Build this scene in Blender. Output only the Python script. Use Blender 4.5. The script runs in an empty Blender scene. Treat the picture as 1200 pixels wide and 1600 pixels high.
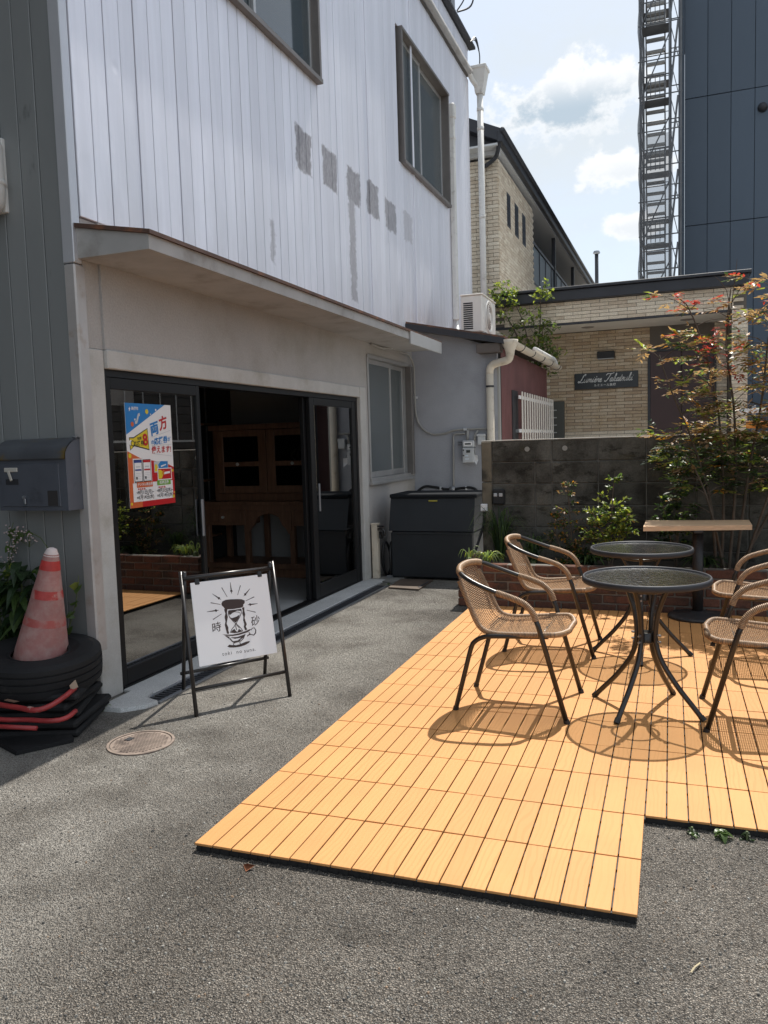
import bpy, math, random
import numpy as np
from mathutils import Vector, Matrix
random.seed(7); rng = np.random.default_rng(7)
R = math.radians
sc = bpy.context.scene
COL = sc.collection

# ------------------------------------------------------------------ camera
cam = bpy.data.cameras.new('camera'); camo = bpy.data.objects.new('camera', cam); COL.objects.link(camo)
cam.sensor_fit = 'HORIZONTAL'; cam.sensor_width = 36.0; cam.lens = 36.0 * 1245 / 1200
cam.clip_start = .05; cam.clip_end = 2000
PITCH, ROLL, YAW = R(4.9), R(-1.75), R(20.65)
_f = Vector((-math.sin(YAW) * math.cos(PITCH), math.cos(YAW) * math.cos(PITCH), -math.sin(PITCH)))
_r = Vector((math.cos(YAW), math.sin(YAW), 0)); _u = _r.cross(_f)
_r2 = _r * math.cos(ROLL) + _u * math.sin(ROLL); _u2 = -_r * math.sin(ROLL) + _u * math.cos(ROLL)
M3 = Matrix((_r2, _u2, -_f)).transposed()
camo.matrix_world = Matrix.Translation((0, 0, 1.345)) @ M3.to_4x4()
sc.camera = camo

# ------------------------------------------------------------------ sky, sun, exposure
SUN_EL, SUN_AZ = R(59.5), R(5.5)          # azimuth clockwise from +Y
world = bpy.data.worlds.new('World'); sc.world = world; world.use_nodes = True
wn = world.node_tree; wn.nodes.clear(); WL = wn.links
def wnode(t, **k):
    n = wn.nodes.new(t)
    for a, b in k.items(): setattr(n, a, b)
    return n
def wmath(op, a, b=None, clamp=False):
    n = wnode('ShaderNodeMath', operation=op, use_clamp=clamp)
    for i, v in enumerate((a, b)):
        if v is None: continue
        if isinstance(v, (int, float)): n.inputs[i].default_value = v
        else: WL.new(v, n.inputs[i])
    return n.outputs[0]
wout = wnode('ShaderNodeOutputWorld'); bg = wnode('ShaderNodeBackground')
sky = wnode('ShaderNodeTexSky', sky_type='NISHITA', sun_disc=False)
sky.sun_elevation = SUN_EL; sky.sun_rotation = SUN_AZ; sky.air_density = 1.0; sky.dust_density = 1.5; sky.ozone_density = 1.0
tc = wnode('ShaderNodeTexCoord')
def wnoise(scale, detail, rough, sz=1.0, off=(0, 0, 0)):
    mp = wnode('ShaderNodeMapping'); mp.inputs['Scale'].default_value = (1, 1, sz); mp.inputs['Location'].default_value = off
    WL.new(tc.outputs['Generated'], mp.inputs[0])
    n = wnode('ShaderNodeTexNoise'); n.inputs['Scale'].default_value = scale; n.inputs['Detail'].default_value = detail; n.inputs['Roughness'].default_value = rough
    WL.new(mp.outputs[0], n.inputs['Vector']); return n.outputs['Fac']
def wramp(src, a, b, lo=0., hi=1.):
    n = wnode('ShaderNodeMapRange'); n.interpolation_type = 'SMOOTHSTEP'
    n.inputs[1].default_value = a; n.inputs[2].default_value = b; n.inputs[3].default_value = lo; n.inputs[4].default_value = hi
    WL.new(src, n.inputs[0]); return n.outputs[0]
def wmix(fac, a, b):
    n = wnode('ShaderNodeMix', data_type='RGBA')
    WL.new(fac, n.inputs[0])
    for i, v in ((6, a), (7, b)):
        if isinstance(v, tuple): n.inputs[i].default_value = (*v, 1)
        else: WL.new(v, n.inputs[i])
    return n.outputs[2]
def blob(d, sx, sz, warp):
    """elliptical cumulus mask round the direction d, its rim broken up by noise"""
    d = Vector(d).normalized(); rt = d.cross(Vector((0, 0, 1))).normalized(); up = rt.cross(d)
    def dot(v):
        n = wnode('ShaderNodeVectorMath', operation='DOT_PRODUCT'); WL.new(tc.outputs['Generated'], n.inputs[0]); n.inputs[1].default_value = v; return n.outputs['Value']
    x, y = dot(rt), dot(up)
    r2 = wmath('ADD', wmath('POWER', wmath('DIVIDE', x, sx), 2.), wmath('POWER', wmath('DIVIDE', y, sz), 2.))
    e = wmath('SUBTRACT', wmath('SUBTRACT', 1.15, wmath('SQRT', r2)), wmath('MULTIPLY', wmath('SUBTRACT', .5, warp), 4.2))
    front = wramp(dot(d), .2, .5)
    return wmath('MULTIPLY', e, front), y
haze = wramp(wnoise(2.2, 9, .62, 2.0), .30, .70, .50, .97)
c1 = wmix(haze, sky.outputs[0], (4.05, 4.38, 4.62))
puff = wnoise(17, 9, .62, 1.3, (3, 1, 2))
def cumulus(base, d, sx, sz, dark):
    e, y = blob(d, sx, sz, puff)
    m = wmath('MULTIPLY', wramp(e, .0, .55), wramp(y, -sz * 1.5, -sz * .4))
    core = wmath('MULTIPLY', wramp(e, .15, 1.0), wramp(y, sz * 1.0, -sz * .1))
    col = wmix(wmath('MULTIPLY', core, dark), (5.5, 5.55, 5.6), (2.6, 3.2, 3.75))
    return wmix(wmath('MULTIPLY', m, .95), base, col)
c2 = cumulus(c1, (-.1032, .9246, .360), .066, .040, .95)
c3 = cumulus(c2, (-.060, .9546, .293), .040, .022, .3)
c4 = cumulus(c3, (-.058, .9703, .236), .034, .016, .3)
WL.new(c4, bg.inputs[0]); bg.inputs[1].default_value = .10
WL.new(bg.outputs[0], wout.inputs[0])

sl = bpy.data.lights.new('sun', 'SUN'); sl.energy = 2.95; sl.angle = R(.53); sl.color = (1, .955, .88)
so = bpy.data.objects.new('sun', sl); COL.objects.link(so); so.location = (0, 5, 20)
sdir = Vector((math.sin(SUN_AZ) * math.cos(SUN_EL), math.cos(SUN_AZ) * math.cos(SUN_EL), math.sin(SUN_EL)))
so.rotation_euler = (-sdir).to_track_quat('-Z', 'Y').to_euler()
vs = sc.view_settings; vs.view_transform = 'Standard'; vs.look = 'None'; vs.gamma = 1; vs.use_curve_mapping = False
vs.exposure = .95
sc.render.engine = 'CYCLES'
sc.cycles.use_denoising = True; sc.cycles.max_bounces = 8; sc.cycles.transparent_max_bounces = 16; sc.cycles.sample_clamp_indirect = 8

# ------------------------------------------------------------------ helpers: objects
LOCAL = set()
def thing(name, label, cat, loc=(0, 0, 0), rotz=0, group=None, local=False):
    o = bpy.data.objects.new(name, None); COL.objects.link(o); o.location = loc; o.rotation_euler = (0, 0, rotz)
    o.empty_display_size = .1
    o['label'] = label; o['category'] = cat
    if group: o['group'] = group
    if local: LOCAL.add(o.name)
    o['_l'] = 0; del o['_l']
    return o
def tag(o, label, cat, group=None):
    o['label'] = label; o['category'] = cat
    if group: o['group'] = group
    return o
def stuff(o): o['kind'] = 'stuff'; return o
def structure(o): o['kind'] = 'structure'; return o
def link(name, me, parent=None, loc=None, rot=None):
    o = bpy.data.objects.new(name, me); COL.objects.link(o)
    if parent is not None:
        o.parent = parent
        if parent.type == 'EMPTY' and parent.name not in LOCAL:
            o.matrix_parent_inverse = (Matrix.Translation(parent.location) @ parent.rotation_euler.to_matrix().to_4x4()).inverted()
    if loc is not None: o.location = loc
    if rot is not None: o.rotation_euler = rot
    return o
def copy_tree(o, parent=None):
    c = o.copy(); COL.objects.link(c)
    if parent is not None:
        c.parent = parent; c.matrix_parent_inverse = o.matrix_parent_inverse.copy()
    for ch in list(o.children): copy_tree(ch, c)
    return c

class MB:
    """collects shapes into one mesh"""
    def __init__(s): s.v = []; s.f = []; s.m = []; s.mi = 0
    def add(s, vs_, fs):
        b = len(s.v); s.v.extend([tuple(p) for p in vs_]); s.f.extend([tuple(i + b for i in f) for f in fs]); s.m.extend([s.mi] * len(fs)); return s
    def box(s, x0, x1, y0, y1, z0, z1, c=0):
        return s.obox(((x0 + x1) / 2, (y0 + y1) / 2, (z0 + z1) / 2), (abs(x1 - x0) / 2, abs(y1 - y0) / 2, abs(z1 - z0) / 2), None, c)
    def obox(s, cen, h, ax=None, c=0):
        cen = Vector(cen)
        ax = [Vector(a) for a in (ax or ((1, 0, 0), (0, 1, 0), (0, 0, 1)))]
        if c <= 0:
            vs_ = [cen + ax[0] * (h[0] * i) + ax[1] * (h[1] * j) + ax[2] * (h[2] * k) for i in (-1, 1) for j in (-1, 1) for k in (-1, 1)]
            return s.add(vs_, [(0, 1, 3, 2), (4, 6, 7, 5), (0, 4, 5, 1), (2, 3, 7, 6), (0, 2, 6, 4), (1, 5, 7, 3)])
        c = min(c, min(h) * .9); vs_ = []; idx = {}
        for i in (-1, 1):
            for j in (-1, 1):
                for k in (-1, 1):
                    for a in range(3):
                        hh = [h[q] - (c if q != a else 0) for q in range(3)]
                        idx[i, j, k, a] = len(vs_); vs_.append(cen + ax[0] * (hh[0] * i) + ax[1] * (hh[1] * j) + ax[2] * (hh[2] * k))
        fs = []
        for a in range(3):
            b, d = [q for q in range(3) if q != a]
            for sg in (-1, 1):
                q = []
                for (p1, p2) in ((-1, -1), (1, -1), (1, 1), (-1, 1)):
                    t = [0, 0, 0]; t[a] = sg; t[b] = p1; t[d] = p2; q.append(idx[(*t, a)])
                if (sg > 0) == (a == 1): q.reverse()
                fs.append(tuple(q))
        for a in range(3):                      # edges along axis a
            b, d = [q for q in range(3) if q != a]
            for p1 in (-1, 1):
                for p2 in (-1, 1):
                    t0 = [0, 0, 0]; t0[a] = -1; t0[b] = p1; t0[d] = p2; t1 = list(t0); t1[a] = 1
                    q = [idx[(*t0, b)], idx[(*t1, b)], idx[(*t1, d)], idx[(*t0, d)]]
                    if (p1 * p2 > 0) == (a == 1): q.reverse()
                    q.reverse() if a != 1 and p1 * p2 < 0 and False else None
                    fs.append(tuple(q))
        for i in (-1, 1):
            for j in (-1, 1):
                for k in (-1, 1):
                    q = [idx[i, j, k, 0], idx[i, j, k, 1], idx[i, j, k, 2]]
                    if i * j * k < 0: q.reverse()
                    fs.append(tuple(q))
        return s.add(vs_, fs)
    def tube(s, pts, r, n=8, closed=False, caps=True):
        pts = [Vector(p) for p in pts]; N = len(pts); rs = r if isinstance(r, (list, tuple)) else [r] * N
        ref = None; vs_ = []
        for i, p in enumerate(pts):
            if closed: t = pts[(i + 1) % N] - pts[i - 1]
            else: t = pts[min(i + 1, N - 1)] - pts[max(i - 1, 0)]
            t.normalize()
            if ref is None:
                ref = Vector((0, 0, 1)) if abs(t.z) < .9 else Vector((1, 0, 0))
            u = (ref - t * ref.dot(t)); u.normalize(); w = t.cross(u); ref = u
            for k in range(n):
                a = 2 * math.pi * k / n; vs_.append(p + (u * math.cos(a) + w * math.sin(a)) * rs[i])
        fs = []
        for i in range(N if closed else N - 1):
            j = (i + 1) % N
            for k in range(n):
                k2 = (k + 1) % n; fs.append((i * n + k, i * n + k2, j * n + k2, j * n + k))
        if caps and not closed:
            fs.append(tuple(range(n - 1, -1, -1))); fs.append(tuple((N - 1) * n + k for k in range(n)))
        return s.add(vs_, fs)
    def lathe(s, prof, n=32, c=(0, 0, 0), M=None):
        vs_ = []; c = Vector(c)
        for (r, z) in prof:
            for k in range(n):
                a = 2 * math.pi * k / n; p = Vector((r * math.cos(a), r * math.sin(a), z))
                vs_.append((M @ p if M else p) + c)
        fs = []
        for i in range(len(prof) - 1):
            for k in range(n):
                k2 = (k + 1) % n; fs.append((i * n + k, i * n + k2, (i + 1) * n + k2, (i + 1) * n + k))
        return s.add(vs_, fs)
    def disc(s, c, r, n=32, z=0):
        c = Vector(c); return s.add([c + Vector((r * math.cos(2 * math.pi * k / n), r * math.sin(2 * math.pi * k / n), 0)) for k in range(n)], [tuple(range(n))])
    def poly(s, pts): return s.add(pts, [tuple(range(len(pts)))])
    def prism(s, a, b):
        """two matching polygons joined into a solid"""
        n = len(a); fs = [tuple(range(n - 1, -1, -1)), tuple(range(n, 2 * n))] + [(i, (i + 1) % n, n + (i + 1) % n, n + i) for i in range(n)]
        return s.add(list(a) + list(b), fs)
    def mesh(s, name, mats, smooth=False):
        me = bpy.data.meshes.new(name); me.from_pydata([tuple(p) for p in s.v], [], s.f)
        for m in (mats if isinstance(mats, (list, tuple)) else [mats]): me.materials.append(m)
        if any(s.m): me.polygons.foreach_set('material_index', s.m)
        if smooth: me.polygons.foreach_set('use_smooth', [True] * len(s.f))
        me.update(); return me
    def build(s, name, mats, parent=None, smooth=False, loc=None, rot=None):
        return link(name, s.mesh(name, mats, smooth), parent, loc, rot)

def catmull(pts, step=.02, closed=False):
    P = [Vector(p) for p in pts]; N = len(P); out = []
    for i in range(N if closed else N - 1):
        if closed: a, b, c, d = P[i - 1], P[i], P[(i + 1) % N], P[(i + 2) % N]
        else: a, b, c, d = P[max(i - 1, 0)], P[i], P[i + 1], P[min(i + 2, N - 1)]
        n = max(2, int((c - b).length / step))
        for k in range(n):
            t = k / n
            out.append(.5 * ((2 * b) + (c - a) * t + (2 * a - 5 * b + 4 * c - d) * t * t + (3 * b - a - 3 * c + d) * t ** 3))
    if not closed: out.append(P[-1])
    return out
def resample(pts, step, closed=False):
    P = [Vector(p) for p in pts] + ([Vector(pts[0])] if closed else [])
    L = [0.]
    for a, b in zip(P, P[1:]): L.append(L[-1] + (b - a).length)
    n = max(2, round(L[-1] / step)); out = []; j = 0
    for i in range(n if closed else n + 1):
        d = L[-1] * i / n
        while j < len(P) - 2 and L[j + 1] < d: j += 1
        t = (d - L[j]) / max(1e-9, L[j + 1] - L[j]); out.append(P[j].lerp(P[j + 1], t))
    return out
_tcache = {}
def text2d(body, size=1., bold=0., shear=0., space=1.):
    """centred flat lettering as (2-D points, faces)"""
    k = (body, size, bold, shear, space)
    if k in _tcache: return _tcache[k]
    cu = bpy.data.curves.new('lettering', 'FONT'); cu.body = body; cu.size = size; cu.offset = bold; cu.shear = shear; cu.space_character = space
    cu.align_x = 'CENTER'; cu.align_y = 'CENTER'; cu.resolution_u = 3; cu.fill_mode = 'FRONT'
    ob = bpy.data.objects.new('lettering', cu); COL.objects.link(ob)
    dg = bpy.context.evaluated_depsgraph_get(); ev = ob.evaluated_get(dg); me = ev.to_mesh()
    res = ([(v.co.x, v.co.y) for v in me.vertices], [tuple(p.vertices) for p in me.polygons])
    ev.to_mesh_clear(); bpy.data.objects.remove(ob); bpy.data.curves.remove(cu)
    _tcache[k] = res; return res
def ribbon2d(pts, w):
    """flat stroke of width w (or a list of widths) along 2-D points"""
    out_l, out_r = [], []; n = len(pts); ws = w if isinstance(w, (list, tuple)) else [w] * n
    for i in range(n):
        a = pts[max(i - 1, 0)]; b = pts[min(i + 1, n - 1)]; dx, dy = b[0] - a[0], b[1] - a[1]; l = math.hypot(dx, dy) or 1
        nx, ny = -dy / l * ws[i] / 2, dx / l * ws[i] / 2
        out_l.append((pts[i][0] + nx, pts[i][1] + ny)); out_r.append((pts[i][0] - nx, pts[i][1] - ny))
    return out_l + out_r, [(i, i + 1, n + i + 1, n + i) for i in range(n - 1)]

# ------------------------------------------------------------------ helpers: materials
class NT:
    def __init__(s, name):
        s.m = bpy.data.materials.new(name); s.m.use_nodes = True; s.t = s.m.node_tree; s.t.nodes.clear()
        s.out = s.n('ShaderNodeOutputMaterial'); s.p = s.n('ShaderNodeBsdfPrincipled'); s.l(s.p.outputs[0], s.out.inputs[0]); s._pos = None
    def n(s, t, **k):
        x = s.t.nodes.new(t)
        for a, b in k.items(): setattr(x, a, b)
        return x
    def l(s, a, b): s.t.links.new(a, b)
    def pos(s):
        if s._pos is None: s._pos = s.n('ShaderNodeNewGeometry').outputs['Position']
        return s._pos
    def obj(s): return s.n('ShaderNodeTexCoord').outputs['Object']
    def mapv(s, src, scale=(1, 1, 1), loc=(0, 0, 0)):
        m = s.n('ShaderNodeMapping'); m.inputs['Scale'].default_value = scale; m.inputs['Location'].default_value = loc; s.l(src, m.inputs[0]); return m.outputs[0]
    def noise(s, scale, detail=4, rough=.55, stretch=(1, 1, 1), src=None, dist=0.):
        v = s.mapv(src or s.pos(), stretch)
        x = s.n('ShaderNodeTexNoise'); x.inputs['Scale'].default_value = scale; x.inputs['Detail'].default_value = detail; x.inputs['Roughness'].default_value = rough; x.inputs['Distortion'].default_value = dist
        s.l(v, x.inputs['Vector']); return x.outputs['Fac']
    def voro(s, scale, feature='F1', out='Distance', src=None, stretch=(1, 1, 1)):
        x = s.n('ShaderNodeTexVoronoi', feature=feature); x.inputs['Scale'].default_value = scale; s.l(s.mapv(src or s.pos(), stretch), x.inputs['Vector']); return x.outputs[out]
    def rng(s, src, a, b, lo=0., hi=1., smooth=True):
        x = s.n('ShaderNodeMapRange'); x.interpolation_type = 'SMOOTHSTEP' if smooth else 'LINEAR'
        for i, v in ((1, a), (2, b), (3, lo), (4, hi)): x.inputs[i].default_value = v
        s.l(src, x.inputs[0]); return x.outputs[0]
    def math(s, op, a, b=None, clamp=False):
        x = s.n('ShaderNodeMath', operation=op, use_clamp=clamp)
        for i, v in enumerate((a, b)):
            if v is None: continue
            if isinstance(v, (int, float)): x.inputs[i].default_value = v
            else: s.l(v, x.inputs[i])
        return x.outputs[0]
    def mix(s, fac, a, b, mode='MIX'):
        x = s.n('ShaderNodeMix', data_type='RGBA', blend_type=mode)
        if isinstance(fac, (int, float)): x.inputs[0].default_value = fac
        else: s.l(fac, x.inputs[0])
        for i, v in ((6, a), (7, b)):
            if isinstance(v, (tuple, list)): x.inputs[i].default_value = (*v[:3], 1)
            else: s.l(v, x.inputs[i])
        return x.outputs[2]
    def scale(s, col, f):
        x = s.n('ShaderNodeVectorMath', operation='SCALE')
        if isinstance(col, (tuple, list)): x.inputs[0].default_value = col[:3]
        else: s.l(col, x.inputs[0])
        s.l(f, x.inputs['Scale']); return x.outputs[0]
    def rand(s, lo, hi):
        return s.rng(s.n('ShaderNodeObjectInfo').outputs['Random'], 0, 1, lo, hi, False)
    def bump(s, h, strength=.3, dist=.01, prev=None):
        b = s.n('ShaderNodeBump'); b.inputs['Strength'].default_value = strength; b.inputs['Distance'].default_value = dist; s.l(h, b.inputs['Height'])
        if prev is not None: s.l(prev, b.inputs['Normal'])
        return b.outputs[0]
    def fin(s, col=None, rough=None, metal=None, normal=None, spec=None, alpha=None):
        for k, v in (('Base Color', col), ('Roughness', rough), ('Metallic', metal), ('Specular IOR Level', spec), ('Alpha', alpha)):
            if v is None: continue
            if isinstance(v, (tuple, list)): s.p.inputs[k].default_value = (*v[:3], 1)
            elif isinstance(v, (int, float)): s.p.inputs[k].default_value = v
            else: s.l(v, s.p.inputs[k])
        if normal is not None: s.l(normal, s.p.inputs['Normal'])
        return s.m
def mat(name, col, rough=.55, metal=0., var=0., blot=(0, 0), grain=(0, 0), bump=None, spec=.5, dirt=None, stretch=(1, 1, 1)):
    """plain painted / cast / cloth material: per-piece variation, soft blotches, fine grain, fine relief"""
    s = NT(name); c = col
    if dirt: c = s.mix(s.rng(s.noise(dirt[0], 6, .65, stretch), dirt[2], dirt[3]), col, dirt[1])
    f = None
    if blot[1]: f = s.rng(s.noise(blot[0], 5, .6, stretch), .25, .75, 1 - blot[1], 1 + blot[1])
    if grain[1]:
        g = s.rng(s.noise(grain[0], 2, .7, stretch), .25, .75, 1 - grain[1], 1 + grain[1]); f = g if f is None else s.math('MULTIPLY', f, g)
    if var:
        g = s.rand(1 - var, 1 + var); f = g if f is None else s.math('MULTIPLY', f, g)
    if f is not None: c = s.scale(c, f)
    nrm = s.bump(s.noise(bump[0], 3, .6, stretch), bump[1], bump[2] if len(bump) > 2 else .003) if bump else None
    return s.fin(c, rough, metal, nrm, spec)
def glass(name, tint, ior=1.5, rough=.0, floor=0., bump=None, diff=None):
    """thin pane: what is behind it shows through, tinted, with a Fresnel reflection on top"""
    s = NT(name); t = s.t; t.nodes.remove(s.p)
    tr = s.n('ShaderNodeBsdfTransparent'); tr.inputs[0].default_value = (*tint, 1)
    gl = s.n('ShaderNodeBsdfGlossy'); gl.inputs['Roughness'].default_value = rough; gl.inputs[0].default_value = (1, 1, 1, 1)
    fr = s.n('ShaderNodeFresnel'); fr.inputs[0].default_value = ior
    if bump:
        b = s.bump(s.voro(bump[0]), bump[1], .002); s.l(b, gl.inputs['Normal'])
    fac = s.math('MAXIMUM', fr.outputs[0], floor)
    base = tr.outputs[0]
    if diff:
        d = s.n('ShaderNodeBsdfDiffuse'); d.inputs[0].default_value = (*diff[1], 1); mx0 = s.n('ShaderNodeMixShader'); mx0.inputs[0].default_value = diff[0]
        s.l(base, mx0.inputs[1]); s.l(d.outputs[0], mx0.inputs[2]); base = mx0.outputs[0]
    mx = s.n('ShaderNodeMixShader'); s.l(fac, mx.inputs[0]); s.l(base, mx.inputs[1]); s.l(gl.outputs[0], mx.inputs[2]); s.l(mx.outputs[0], s.out.inputs[0])
    return s.m
# ------------------------------------------------------------------ materials
def m_asphalt():
    s = NT('asphalt')
    v1 = s.n('ShaderNodeTexVoronoi'); v1.inputs['Scale'].default_value = 150; s.l(s.pos(), v1.inputs['Vector'])
    v2 = s.n('ShaderNodeTexVoronoi'); v2.inputs['Scale'].default_value = 330; s.l(s.pos(), v2.inputs['Vector'])
    sep = s.n('ShaderNodeSeparateColor'); s.l(v1.outputs['Color'], sep.inputs[0])
    sep2 = s.n('ShaderNodeSeparateColor'); s.l(v2.outputs['Color'], sep2.inputs[0])
    big = s.rng(sep.outputs[0], 0, 1, .235, .46, False)
    lite = s.rng(sep.outputs[1], .95, .99, 0, .6); small = s.rng(sep2.outputs[0], .0, 1., .7, 1.35, False)
    edge = s.rng(v1.outputs['Distance'], .28, .60, 1, .32)
    val = s.math('MULTIPLY', s.math('MULTIPLY', big, small), edge)
    blot = s.rng(s.noise(.7, 7, .68), .3, .70, .74, 1.38); blot2 = s.math('MULTIPLY', s.rng(s.noise(4, 4, .6), .3, .7, .88, 1.14), s.rng(s.noise(1.9, 6, .7), .58, .70, 1.04, .70))
    val = s.math('MULTIPLY', s.math('MULTIPLY', val, blot), blot2)
    col = s.scale((1.10, .985, .85), val)
    col = s.mix(lite, col, (.34, .33, .29))
    # pale dust that collects towards the shop front
    sx = s.n('ShaderNodeSeparateXYZ'); s.l(s.pos(), sx.inputs[0])
    near = s.math('MULTIPLY', s.rng(sx.outputs[0], -1.25, -2.1, 0, .75), s.rng(s.noise(1.4, 5, .62), .34, .6, .12, 1))
    col = s.mix(near, col, s.scale((.53, .50, .45), s.rng(sep2.outputs[2], 0, 1, .72, 1.2, False)))
    tan = s.math('MULTIPLY', s.rng(sep2.outputs[1], .88, .93), .5); col = s.mix(tan, col, (.20, .15, .105))
    pit = s.rng(s.noise(95, 3, .6), .55, .67, 1, .45); col = s.scale(col, pit)
    h = s.math('ADD', s.rng(v1.outputs['Distance'], 0, .6, 1, 0), s.math('MULTIPLY', s.rng(v2.outputs['Distance'], 0, .6, 1, 0), .5))
    h = s.math('ADD', s.math('ADD', h, s.math('MULTIPLY', sep.outputs[2], .9)), s.math('MULTIPLY', pit, .8))
    return s.fin(col, .82, 0, s.bump(h, 1., .016), .3)
ASPHALT = m_asphalt()
def m_siding():
    """pale aluminium cladding: soft sheen, dents, rain streaks, and the seven darker patches where letters were taken down"""
    s = NT('aluminium_siding'); sx = s.n('ShaderNodeSeparateXYZ'); s.l(s.pos(), sx.inputs[0]); Y, Z = sx.outputs[1], sx.outputs[2]
    wob = s.math('MULTIPLY', s.math('SUBTRACT', s.noise(9, 6, .7), .5), .16)
    wob2 = s.math('MULTIPLY', s.math('SUBTRACT', s.noise(8, 6, .7, (1, 1, 1.3), s.mapv(s.pos(), (1, 1, 1), (5, 3, 1))), .5), .16)
    Yw, Zw = s.math('ADD', Y, wob), s.math('ADD', Z, wob2)
    tot = None
    for (y0, y1, z0, z1, k) in ((6.0, 6.28, 3.6, 3.92, 1), (6.51, 6.81, 3.6, 3.93, 1), (7.04, 7.35, 3.63, 3.92, 1), (7.06, 7.21, 2.7, 3.7, .8), (7.54, 7.86, 3.63, 3.94, 1), (8.06, 8.39, 3.6, 3.9, .9), (8.64, 8.94, 3.62, 3.92, .45), (5.5, 5.56, 2.75, 3.05, .6)):
        dy = s.math('SUBTRACT', s.math('ABSOLUTE', s.math('SUBTRACT', Yw, (y0 + y1) / 2)), (y1 - y0) / 2)
        dz = s.math('SUBTRACT', s.math('ABSOLUTE', s.math('SUBTRACT', Zw, (z0 + z1) / 2)), (z1 - z0) / 2)
        b = s.math('MULTIPLY', s.rng(s.math('MAXIMUM', dy, dz), .018, -.016), k)
        tot = b if tot is None else s.math('MAXIMUM', tot, b)
    tot = s.math('MULTIPLY', tot, s.rng(s.noise(40, 4, .8, (1, 1, .4)), .3, .62, .72, 1.0))
    streak = s.rng(s.noise(6, 5, .65, (1, 1.4, .10)), .36, .68, .95, 1.03)
    streak2 = s.rng(s.noise(16, 3, .6, (1, 1.2, .05)), .45, .7, 0, 1)
    lowdirt = s.math('MULTIPLY', s.rng(Z, 3.3, 2.55), s.rng(s.noise(3, 5, .7, (1, 1, .25)), .35, .65))
    c = s.scale((.83, .832, .895), s.math('MULTIPLY', streak, s.rand(.95, 1.05)))
    c = s.mix(s.math('MULTIPLY', streak2, .09), c, (.86, .87, .89))
    c = s.mix(s.math('MULTIPLY', lowdirt, .3), c, (.56, .565, .575))
    c = s.mix(tot, c, (.30, .30, .33))
    dent = s.noise(1.6, 4, .55, (1, 1.3, .8)); ding = s.rng(s.voro(1.15, stretch=(1, 1.2, 1)), .0, .06, 0, 1)
    n1 = s.bump(dent, .16, .06); n1 = s.bump(ding, .35, .012, n1); n1 = s.bump(s.noise(60, 2, .5, (1, 1, .03)), .05, .002, n1)
    met = s.math('SUBTRACT', .40, s.math('MULTIPLY', tot, .4))
    return s.fin(c, s.math('ADD', .48, s.math('MULTIPLY', tot, .4)), met, n1, .5)
SIDING = m_siding()
def m_block():
    s = NT('stained_block'); sx = s.n('ShaderNodeSeparateXYZ'); s.l(s.pos(), sx.inputs[0])
    c = s.mix(s.rng(s.noise(2.1, 7, .68), .36, .64), (.040, .037, .031), (.125, .119, .103))
    c = s.mix(s.rng(s.noise(5.5, 6, .7, (1, 1, 2.2)), .52, .66, 0, .75), c, (.016, .015, .012))
    c = s.mix(s.math('MULTIPLY', s.rng(s.noise(3.3, 4, .6), .55, .7), .6), c, (.10, .085, .055))
    c = s.scale(c, s.math('MULTIPLY', s.rand(.8, 1.2), s.rng(s.noise(90, 2, .7), .3, .7, .85, 1.15)))
    return s.fin(c, .92, 0, s.bump(s.noise(120, 4, .75), .35, .004), .2)
BLOCK = m_block()
STUCCO = mat('stucco', (.42, .40, .385), .85, blot=(1.5, .07), bump=(75, .55, .006), grain=(90, .06), spec=.25, dirt=(1.1, (.36, .34, .31), .5, .7))
STUCCO2 = mat('wing_stucco', (.37, .375, .405), .85, blot=(1.6, .09), bump=(85, .5, .006), grain=(90, .06), spec=.25, dirt=(.9, (.28, .285, .31), .5, .72))
RENDER_ = mat('smooth_cement_render', (.50, .485, .46), .8, blot=(3, .10), bump=(30, .2, .004), grain=(140, .06), dirt=(2.2, (.40, .375, .33), .5, .72))
TRIM = mat('corner_trim_metal', (.50, .475, .46), .42, metal=.35, blot=(5, .08), bump=(9, .18, .012), dirt=(8, (.42, .36, .32), .55, .72))
GREYSIDE = mat('grey_siding', (.24, .25, .25), .5, metal=.15, blot=(1.2, .10), bump=(4, .12, .006), var=.07, stretch=(1, 1, .3), dirt=(6, (.085, .09, .09), .62, .74))
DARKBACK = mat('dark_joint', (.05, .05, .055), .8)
FASCIA = mat('painted_fascia', (.42, .41, .40), .7, blot=(4, .10), bump=(30, .12, .004), dirt=(3, (.31, .29, .27), .5, .7))
FLASH = mat('rusty_flashing', (.115, .065, .048), .6, metal=.2, blot=(7, .25), bump=(40, .2, .004), dirt=(9, (.22, .10, .055), .5, .66))
WHITEPVC = mat('grey_white_pvc', (.74, .73, .70), .5, blot=(3, .07), dirt=(7, (.48, .46, .42), .55, .75))
CREAMPVC = mat('aged_cream_pvc', (.66, .58, .47), .5, blot=(3, .08), dirt=(7, (.47, .38, .28), .52, .74))
BLACKAL = mat('black_aluminium', (.010, .010, .011), .45, spec=.3)
DARKMETAL = mat('dark_grey_metal', (.04, .041, .047), .5, metal=.3)
ALU = mat('anodised_sash', (.46, .455, .45), .4, metal=.6, blot=(8, .06))
ALUDARK = mat('bronze_sash', (.19, .175, .165), .45, metal=.4, blot=(8, .08))
DOORGLASS = glass('door_glass', (.62, .65, .64), 1.9, floor=.34)
WINGLASS = glass('frosted_window_glass', (.30, .34, .36), 1.5, .12, .06, diff=(.75, (.15, .17, .178)))
UPGLASS = glass('upstairs_glass', (.3, .34, .36), 1.6, .02, .09, diff=(.55, (.12, .15, .165)))
CONCRETE = mat('pale_concrete', (.52, .52, .51), .8, blot=(4, .08), grain=(260, .38), bump=(200, .25, .002))
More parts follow.
